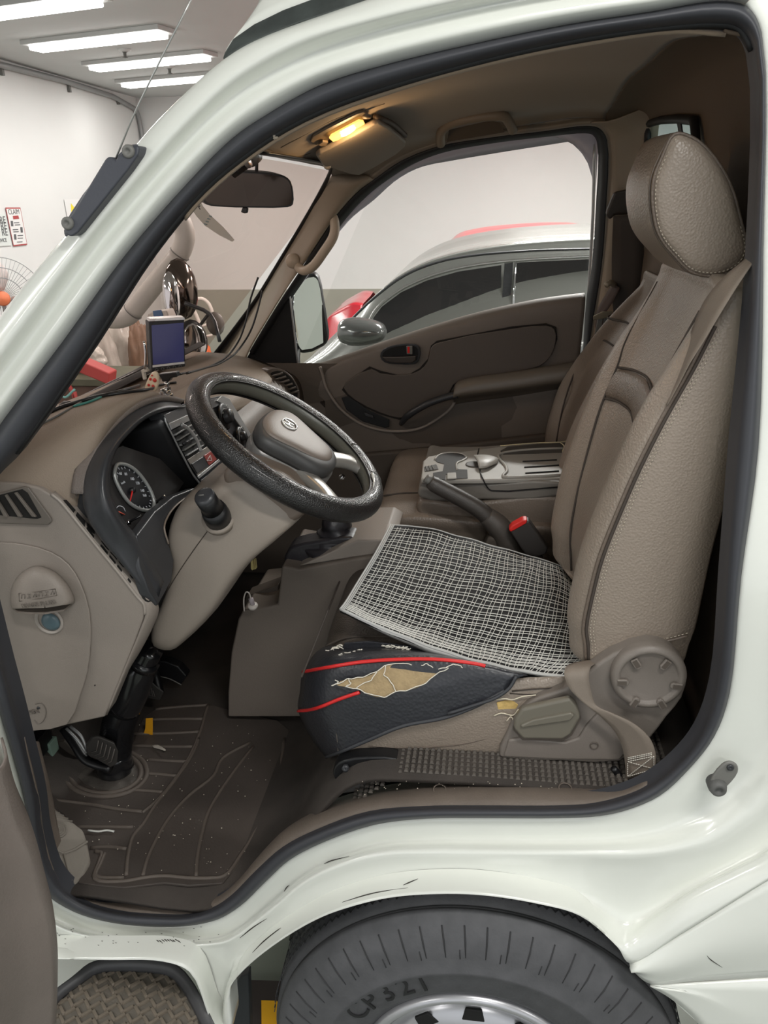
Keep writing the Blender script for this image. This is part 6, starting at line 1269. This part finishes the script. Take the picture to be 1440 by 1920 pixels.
prism('wrapper', [PY(a, b, .55) for a, b in ((273, 1348), (286, 1347), (286, 1364), (286, 1384), (276, 1386), (267, 1382), (272, 1366))], (0, .003, 0), mat('wrapper_yellow', (226, 160, 34), .35, bump=.5, bscale=60), t, .001)
t = tag(empty('paper_scrap', F(298, 1401)), 'crumpled pale scrap on the mat below the yellow wrapper', 'litter')
loft('scrap', [[F(a, b, .004+.003*((i*7+j*3) % 3)) for i, (a, b) in enumerate(r)] for j, r in enumerate((((285, 1398), (296, 1397), (309, 1404)), ((287, 1401), (296, 1402), (311, 1407)), ((290, 1402), (300, 1405), (308, 1408))))], mat('scrap_grey', (178, 170, 160), .7), t, 2, 2, thick=.001)
t = tag(empty('white_strip', F(188, 1558)), 'thin white plastic strip on left of the rubber mat', 'litter')
tube('strip', [F(a, b, .004) for a, b in ((165, 1557), (185, 1559), (200, 1557), (214, 1559))], .0022, WHITE, t, 3, 5)
rnd = random.Random(3); vv, ff = [], []
for k in range(150):
    a, b = rnd.uniform(150, 520), rnd.uniform(1350, 1650); p = F(a, b, .002); s = rnd.uniform(.0006, .0018); i = len(vv)
    vv += [p+V((s, 0, 0)), p+V((0, s, 0)), p+V((-s, 0, 0)), p+V((0, -s, 0)), p+V((0, 0, s))]; ff += [(i, i+1, i+4), (i+1, i+2, i+4), (i+2, i+3, i+4), (i+3, i, i+4)]
for k in range(60):
    a, b = rnd.uniform(650, 1150), rnd.uniform(1470, 1505); p = BS(a, b, .12)+V((0, 0, .006)); s = rnd.uniform(.0006, .0014); i = len(vv)
    vv += [p+V((s, 0, 0)), p+V((0, s, 0)), p+V((-s, 0, 0)), p+V((0, -s, 0)), p+V((0, 0, s))]; ff += [(i, i+1, i+4), (i+1, i+2, i+4), (i+2, i+3, i+4), (i+3, i, i+4)]
o = mesh('dust_crumbs', vv, ff, mat('crumb', (196, 186, 170), .8), None, False, 'stuff'); tag(o, 'pale crumbs and grit scattered over floor mat and sill', 'dirt')
# column boot and pedals
t = tag(empty('column_boot', F(215, 1450)), 'shiny black ribbed rubber boot of the steering shaft rising from the floor', 'boot')
GB = mat('gloss_black', (26, 26, 28), .2, coat=.5)
tube('upper_tube', [PY(a, b, .42) for a, b in ((284, 1216), (272, 1238), (262, 1256), (250, 1290), (232, 1330))], [.026, .028, .034, .037, .036], GB, t, 4, 20)
tube('collar', [PY(a, b, .42) for a, b in ((274, 1236), (268, 1247))], .032, GB, t, 1, 20)
cp = cr([PY(a, b, .42) for a, b in ((233, 1328), (222, 1360), (217, 1390), (215, 1412))], 8); T_, X_ = frame(cp); rr = []
for i, p in enumerate(cp):
    y = T_[i].cross(X_[i]); rr.append((p, X_[i], y))
NR = 26; rows = []
for i in range(NR*2+1):
    f = i/(NR*2)*(len(rr)-1); k = min(int(f), len(rr)-2); p = rr[k][0].lerp(rr[k+1][0], f-k); x, y = rr[k][1], rr[k][2]; r = .037 if i % 2 else .0325
    rows.append([p+x*math.cos(a)*r+y*math.sin(a)*r for a in [q*PI/10 for q in range(20)]])
loft('bellows', rows, GB, t, 1, 1, cu=True)
tube('boot_foot', [PY(215, 1408, .42), PY(214, 1425, .42), PY(216, 1440, .42), PY(216, 1450, .42)], [.037, .040, .042, .034], GB, t, 3, 22)
PED = mat('pedal_rubber', (52, 49, 46), .6)
def pedal(nm, pts, y, arm, label, chev):
    t = tag(empty(nm, PY(*pts[0], y)), label, 'pedal')
    prism('pedal_pad', [PY(a, b, y) for a, b in pts], V((-.006, .008, .0)), PED, t, .003)
    for c in chev: tube('pad_rib', [PY(a, b, y-.002) for a, b in c], .0016, mat('pedal_rib', (84, 79, 74), .6), t, 1, 5)
    tube('pedal_arm', [PY(a, b, yy) for a, b, yy in arm], .008, BLACK, t, 4, 8, sq=1.4)
pedal('clutch_pedal', [(161, 1400), (172, 1384), (184, 1381), (215, 1394), (222, 1410), (220, 1432), (208, 1440), (180, 1424), (164, 1416)], .36, [(120, 1366, .42), (138, 1392, .40), (160, 1424, .38), (185, 1435, .375), (208, 1440, .37)], 'ribbed clutch pedal in front of the black column boot', [[(168+k*8, 1412+k*5), (181+k*7, 1408+k*5), (185+k*7.5, 1388+k*4)] for k in range(5)])
pedal('brake_pedal', [(256, 1298), (264, 1282), (276, 1272), (296, 1290), (308, 1298), (300, 1314), (280, 1310)], .62, [(300, 1300, .66), (292, 1268, .68), (282, 1246, .70)], 'triangular ribbed brake pedal seen right of the column boot', [[(262+k*6, 1300+k*1), (276+k*5, 1300+k*2), (278+k*3, 1280+k*5)] for k in range(4)])
t = tag(empty('accelerator_arm', PY(300, 1255, .75)), 'dark curved pedal bracket below the steering column shroud', 'pedal')
prism('bracket', [PY(a, b, .72) for a, b in ((276, 1238), (310, 1240), (334, 1250), (350, 1268), (340, 1284), (316, 1272), (282, 1264))], (0, .03, 0), BLACK, t, .004); tube('bracket_edge', [PY(a, b, .715) for a, b in ((284, 1266), (316, 1272), (340, 1284))], .0016, GREYP, t, 3, 5)
tube('release_rods', [PY(124, 1366, .38), PY(146, 1388, .37), PY(162, 1412, .365)], .003, SILVER, t, 3, 6); tube('release_rods', [PY(132, 1362, .38), PY(152, 1380, .37), PY(163, 1404, .365)], .003, SILVER, t, 3, 6)
t = tag(empty('fuse_box', PY(80, 1400, .42)), 'black wiring block and bracket under the dash end panel', 'bracket')
box('relay_block', PY(66, 1392, .40), (.05, .06, .05), BLACK, t, .003); box('relay', PY(92, 1402, .42), (.03, .03, .045), mat('relay_mint', (150, 176, 160), .5), t, .002); tube('rod_end', [PY(46, 1404, .36), PY(60, 1394, .36)], .004, SILVER, t, 1, 8)
prism('bracket_plate', [PY(a, b, .44) for a, b in ((50, 1400), (120, 1390), (150, 1420), (110, 1450), (62, 1450))], (0, .01, 0), PLASDD, t, .002)
lathe('bolt_head', PY(256, 1334, .60), (.2, -1, .4), [(.012, 0), (.012, .008), (.006, .009), (0, .006)], mat('bolt_blue', (90, 100, 120), .3, metal=.7), t, 6)

# ------------------------------------------------------------ front wheel and arch
wh = tag(empty('front_wheel', (.01, .12, -.11)), 'front truck tyre lettered CP321 on a silver rim, under the arch', 'wheel')
WC = V((.012, 0, .263)); AX = (0, -1, 0)
TY = mat('tyre_rubber', (84, 84, 87), .62, bump=.3, bscale=180, var=.22, vscale=30)
TYD = mat('tyre_dark', (50, 50, 52), .8)
prof = [(.195, -.02), (.20, -.005), (.215, .004), (.24, .010), (.262, .012), (.268, .0145), (.273, .0145), (.276, .012), (.300, .010), (.325, .0), (.345, -.012), (.360, -.026), (.3645, -.032), (.360, -.036), (.362, -.040), (.370, -.044), (.374, -.09), (.374, -.15), (.366, -.20), (.34, -.225), (.2, -.2)]
ty = lathe('tyre', WC, AX, prof, TY, wh, 120)
for k in range(58):
    a = 2*PI*k/58
    if abs(math.atan2(math.sin(a-PI/2), math.cos(a-PI/2))) > 1.5: continue
    def tp_(r, h, da=0.): return WC+V((math.cos(a+da)*r, -h, math.sin(a+da)*r))
    tube('shoulder_sipe', [tp_(.302, .0095), tp_(.325, .0005), tp_(.348, -.0135, .003)], [.0007, .0016, .0013], TYD, wh, 1, 4)
    if k % 2: tube('shoulder_sipe', [tp_(.300, .0105, .03), tp_(.314, .0055, .03)], .0009, TYD, wh, 1, 4)
vv, ff = [], []
rnd = random.Random(5)
def tbox(a, h, dl, dh, r=.3755, w=.0016):
    i = len(vv); d = V((dl, dh)).normalized(); n = (-d.y*w, d.x*w)
    for s, e in ((-1, -1), (1, -1), (1, 1), (-1, 1)):
        la = s*dl/2+e*n[0]; lh = s*dh/2+e*n[1]; vv.append(WC+V((math.cos(a+la/r)*r, -(h+lh), math.sin(a+la/r)*r)))
    ff.append((i, i+1, i+2, i+3))
for k in range(150):
    a = PI*(.02+.96*k/150)
    for h in (-.056, -.075, -.10, -.125, -.15): tbox(a+(.01 if h in (-.075, -.125) else 0), h+rnd.uniform(-.002, .002), .009, .009*(1 if (k+int(h*1000)) % 2 else -1))
o = mesh('tread_sipes', vv, ff, TYD, wh, False, 'stuff'); sol(o, .001, 1)
for h in (-.041,): lathe('shoulder_groove', WC, AX, [(.3625, h+.003), (.3632, h), (.3625, h-.003)], TYD, wh, 120)
# rim
RM = mat('rim_silver', (186, 186, 190), .3, metal=.6)
lathe('rim', WC, AX, [(.196, -.03), (.198, -.004), (.194, .004), (.186, .005), (.180, .0), (.176, -.02), (.165, -.035), (.15, -.02), (.145, -.01), (.10, -.005), (.06, .01), (.03, .012), (0, .012)], RM, wh, 80)
for k in range(10):
    a = 2*PI*(k+.5)/10; c = WC+V((math.cos(a)*.14, .013, math.sin(a)*.14)); x = V((math.cos(a), 0, math.sin(a))); z = V((-x.z, 0, x.x))
    prism('rim_window', [c+x*.016-z*.014, c+x*.016+z*.014, c-x*.012+z*.02, c-x*.012-z*.02], (0, -.006, 0), BLACKM, wh, .002)
s = 'CP321'
for i, ch in enumerate(s):   # raised sidewall lettering
    a = math.radians((143.5, 135, 126.4, 118, 110.3)[i]); r = .249; p = WC+V((math.cos(a)*r, -.0118, math.sin(a)*r)); rad = V((math.cos(a), .0, math.sin(a)))
    text('tyre_lettering', ch, p, V((math.sin(a), 0, -math.cos(a))), rad, .055, mat('lettering_dark', (34, 34, 36), .5), wh, .0012)
loft('wheel_housing', [[WC+V((math.cos(a)*r, y, math.sin(a)*r*.97+.02)) for a in [.75*PI*k/12 for k in range(13)]] for r, y in ((.405, .035), (.42, .10), (.43, .3), (.40, .42))], mat('housing_black', (26, 25, 25), .8), truck, 2, 2, thick=.004, off=1)
# rubber wheel stop on the workshop floor, seen left of the tyre
t = tag(empty('wheel_stop', PZ(500, 1880, -.11)), 'dark rubber wheel stop with a yellow band, left of the tyre', 'wheel stop')
def K(a, b, z=-.03): return PZ(a, b, z)
prism('stop_body', [K(a, b) for a, b in ((400, 1834), (545, 1838), (545, 1990), (400, 1990))], (0, 0, -.078), mat('stop_brown', (50, 43, 39), .7), t, .004)
prism('yellow_mark', [K(a, b, -.029) for a, b in ((490, 1876), (526, 1877), (526, 1990), (491, 1990))], (0, 0, .001), mat('mark_yellow', (222, 166, 30), .5), t, 0)
prism('inner_arch_liner', [PY(a, b, .12) for a, b in ((425, 1870), (450, 1832), (466, 1826), (470, 1960), (425, 1960))], (0, .02, 0), mat('flap_black', (44, 46, 50), .5), truck, .003)
prism('support_arm', [PY(a, b, .20) for a, b in ((540, 1764), (590, 1728), (640, 1700), (600, 1790), (566, 1776))], (0, .02, 0), BLACKM, truck, .003)

# ------------------------------------------------------------ step under the door
stp = tag(empty('door_step', PZ(240, 1880, .33)), 'grey chequered tread step recessed below the driver door', 'step')
ZS = .335
SPO = [(60, 1905), (98, 1862), (137, 1832), (167, 1808), (196, 1800), (312, 1803), (340, 1816), (366, 1847), (405, 1925), (430, 1990), (60, 1990)]
def S3(a, b, z=ZS): return PZ(a, b, z)
STM = mat('step_grey', (106, 100, 92), .55, bump=.3, bscale=150, var=.25, vscale=30)
prism('step_tray', [S3(a, b, ZS-.012) for a, b in SPO], (0, 0, -.02), STM, stp, .003)
inn = [(70, 1925), (118, 1868), (160, 1832), (190, 1822), (300, 1825), (330, 1838), (352, 1868), (392, 1940), (410, 1990), (70, 1990)]
rows = [[S3(a, b, ZS+.006) for a, b in SPO[:9]], [S3(a, b, ZS+.003) for a, b in ((66, 1914), (104, 1869), (144, 1838), (172, 1816), (198, 1809), (308, 1812), (334, 1824), (358, 1852), (396, 1928))], [S3(a, b, ZS-.010) for a, b in ((72, 1925), (118, 1868), (152, 1842), (178, 1826), (202, 1820), (302, 1824), (326, 1834), (350, 1864), (388, 1938))]]
loft('step_rim', rows, mat('step_rim', (66, 66, 68), .45), stp, 3, 3, thick=.004)
TRD = mat('tread_lug', (122, 112, 100), .5, bump=.2, bscale=150, var=.25, vscale=40)
k = 0; poly = inn
def inside(x, y):
    c = False; n = len(poly)
    for i in range(n):
        (x0, y0), (x1, y1) = poly[i], poly[(i+1) % n]
        if (y0 > y) != (y1 > y) and x < (x1-x0)*(y-y0)/(y1-y0)+x0: c = not c
    return c
base = S3(240, 1860, ZS-.012); lug = None
for i in range(-16, 17):
    for j in range(-10, 9):
        p = base+V((i*.0165+(j % 2)*.008, j*.0165, 0)); d = p-CP0; w_ = d.dot(FW); px = 720+FPX*d.dot(RT)/w_; py = 960-FPX*d.dot(UP)/w_
        if py > 1935 or not inside(px, py): continue
        ang = .75 if (i+j) % 2 else -.75; L_, w = .011, .0032
        if lug is None:
            lug = {}
        if ang not in lug:
            x = V((math.cos(ang), math.sin(ang), 0)); y = V((-x.y, x.x, 0))
            q = [x*-L_-y*w, x*L_-y*w, x*L_+y*w, x*-L_+y*w]; hh = V((0, 0, .004)); vv = q+[a*.8+hh for a in q]
            me = bpy.data.meshes.new('tread_lug'); me.from_pydata([tuple(a) for a in vv], [], [(4, 5, 6, 7), (0, 1, 5, 4), (1, 2, 6, 5), (2, 3, 7, 6), (3, 0, 4, 7)]); me.materials.append(TRD); lug[ang] = me
        o = bpy.data.objects.new('tread_lug', lug[ang]); link(o, stp); o.location = p-stp.location
# ------------------------------------------------------------ edge of the opened driver's door at lower left
dd = tag(empty('driver_door', (-.62, -.3, .6)), 'taupe inner trim edge of the opened driver door, lower left', 'door')
dpth = -.28
dg_ = [(-2, 1440), (4, 1468), (24, 1534), (52, 1600), (72, 1672), (88, 1734), (96, 1797), (97, 1850), (95, 1930), (92, 2000)]
DM = mat('door_trim', (122, 112, 106), .5, bump=.3, bscale=300, var=.15, vscale=8)
rows = []
for (a, b) in dg_: 
    rows.append([PY(a-140, b, dpth-.10), PY(a-60, b, dpth-.035), PY(a-22, b, dpth-.012), PY(a-6, b, dpth-.004), PY(a, b, dpth), PY(a, b, dpth)+V((-.006, .02, 0)), PY(a, b, dpth)+V((-.03, .05, 0))])
loft('door_trim', rows, DM, dd, 3, 4, thick=.003)
for k in range(13):
    f = k/12; tube('speaker_ridge', [PY(36+f*26-3, 1735+f*8, dpth-.011-.004*(1-f)), PY(44+f*24, 1800+f*6, dpth-.012-.003*(1-f)), PY(50+f*24, 1930, dpth-.013-.003*(1-f))], .0022, mat('ridge_taupe', (96, 88, 82), .5), dd, 4, 5)
prism('door_shell', [PY(a, b, dpth-.0) + V((-.02, .03, 0)) for a, b in ((-200, 1400), (-30, 1440), (0, 1534), (44, 1672), (62, 1734), (70, 1830), (70, 2000), (-200, 2000))], (0, .03, 0), PAINT, dd, .004)
lathe('trim_clip', BS(2, 1452, .06), (0, -1, 0), [(.008, -.01), (.008, .008), (0, .012)], BLACK, dd, 14)
"""
"""

# paint scratches near the sill and arch
SCR = mat('scratch_black', (52, 48, 42), .8)
LPT = bvh(lo_panel)
def scratch(pts, w=.0012):
    tube('paint_scratch', [on(LPT, a, b, .0006) or BS(a, b, o) for a, b, o in pts], [w*.3, w, w*.8, w*.2], SCR, truck, 4, 4)
for pts in ([(608, 1620, .045), (622, 1614, .045), (655, 1606, .046)], [(474, 1786, .012), (495, 1765, .013), (520, 1745, .014), (527, 1740, .015)], [(642, 1692, .012), (700, 1675, .012), (765, 1665, .012)], [(756, 1660, .012), (770, 1654, .012), (784, 1648, .015)], [(533, 1672, .035), (538, 1664, .036), (543, 1660, .036)], [(450, 1758, .035), (475, 1738, .035), (500, 1722, .04)], [(1320, 1781, -.012), (1330, 1797, -.012), (1354, 1814, -.008)]): scratch(pts)
for k in range(9):
    a = 293+k*5; b = 1761+random.uniform(0, 4); scratch([(a, b, .052), (a+3, b+2, .052), (a+6, b+4+random.random(), .052)], .0009)
for k in range(34):
    a = random.uniform(100, 420); b = 1748+random.uniform(-8, 26)-(6 if a > 350 else 0); scratch([(a, b, .05), (a+1.5, b+.6, .05), (a+3, b+.5, .05)], .0006)
# flush caps in the sill plate
SPT = bvh([o for o in truck.children if o.name.startswith('sill_plate')][0])
for a, b in ((825, 1484), (1060, 1482), (200, 1680), (374, 1689)):
    c = on(SPT, a, b, .0035)
    if c is None: continue
    tube('sill_cap', [c+V((math.cos(k*PI/8)*.0105, math.sin(k*PI/8)*.0105, .6*math.sin(k*PI/8)*.0105*.3)) for k in range(16)], .0012, SILLP, truck, 1, 5, closed=True)
# crescent sticker on the windscreen
t = tag(empty('windscreen_sticker', WS(400, 410, .02)), 'pale curved blade-shaped sticker on windscreen under the interior mirror', 'sticker')
STK = mat('sticker_pale', (232, 226, 220), .5)
_n = STK.node_tree; _t = _n.nodes.new('ShaderNodeBsdfTranslucent'); _t.inputs[0].default_value = (.85, .82, .78, 1); _m = _n.nodes.new('ShaderNodeMixShader'); _m.inputs[0].default_value = .6
_n.links.new(_n.nodes['Principled BSDF'].outputs[0], _m.inputs[1]); _n.links.new(_t.outputs[0], _m.inputs[2]); _n.links.new(_m.outputs[0], _n.nodes['Material Output'].inputs[0])
prism('sticker_sheet', [WS(a, b, .012) for a, b in ((357, 388), (370, 364), (379, 386), (393, 403), (418, 426), (439, 450), (435, 453), (411, 441), (384, 423), (368, 405))], (.001, 0, 0), STK, t, 0)
text('sticker_letter', 'P', WS(374, 388, .015), (.35, 1, .2), (-.5, .1, .9), .014, INK, t)
for k in range(4): tube('sticker_mark', [WS(383+k*3.2, 420-k*5, .015), WS(388+k*3, 421-k*5, .015)], .0012, mat('mark_pale_blue', (170, 182, 186), .5), t, 1, 4)
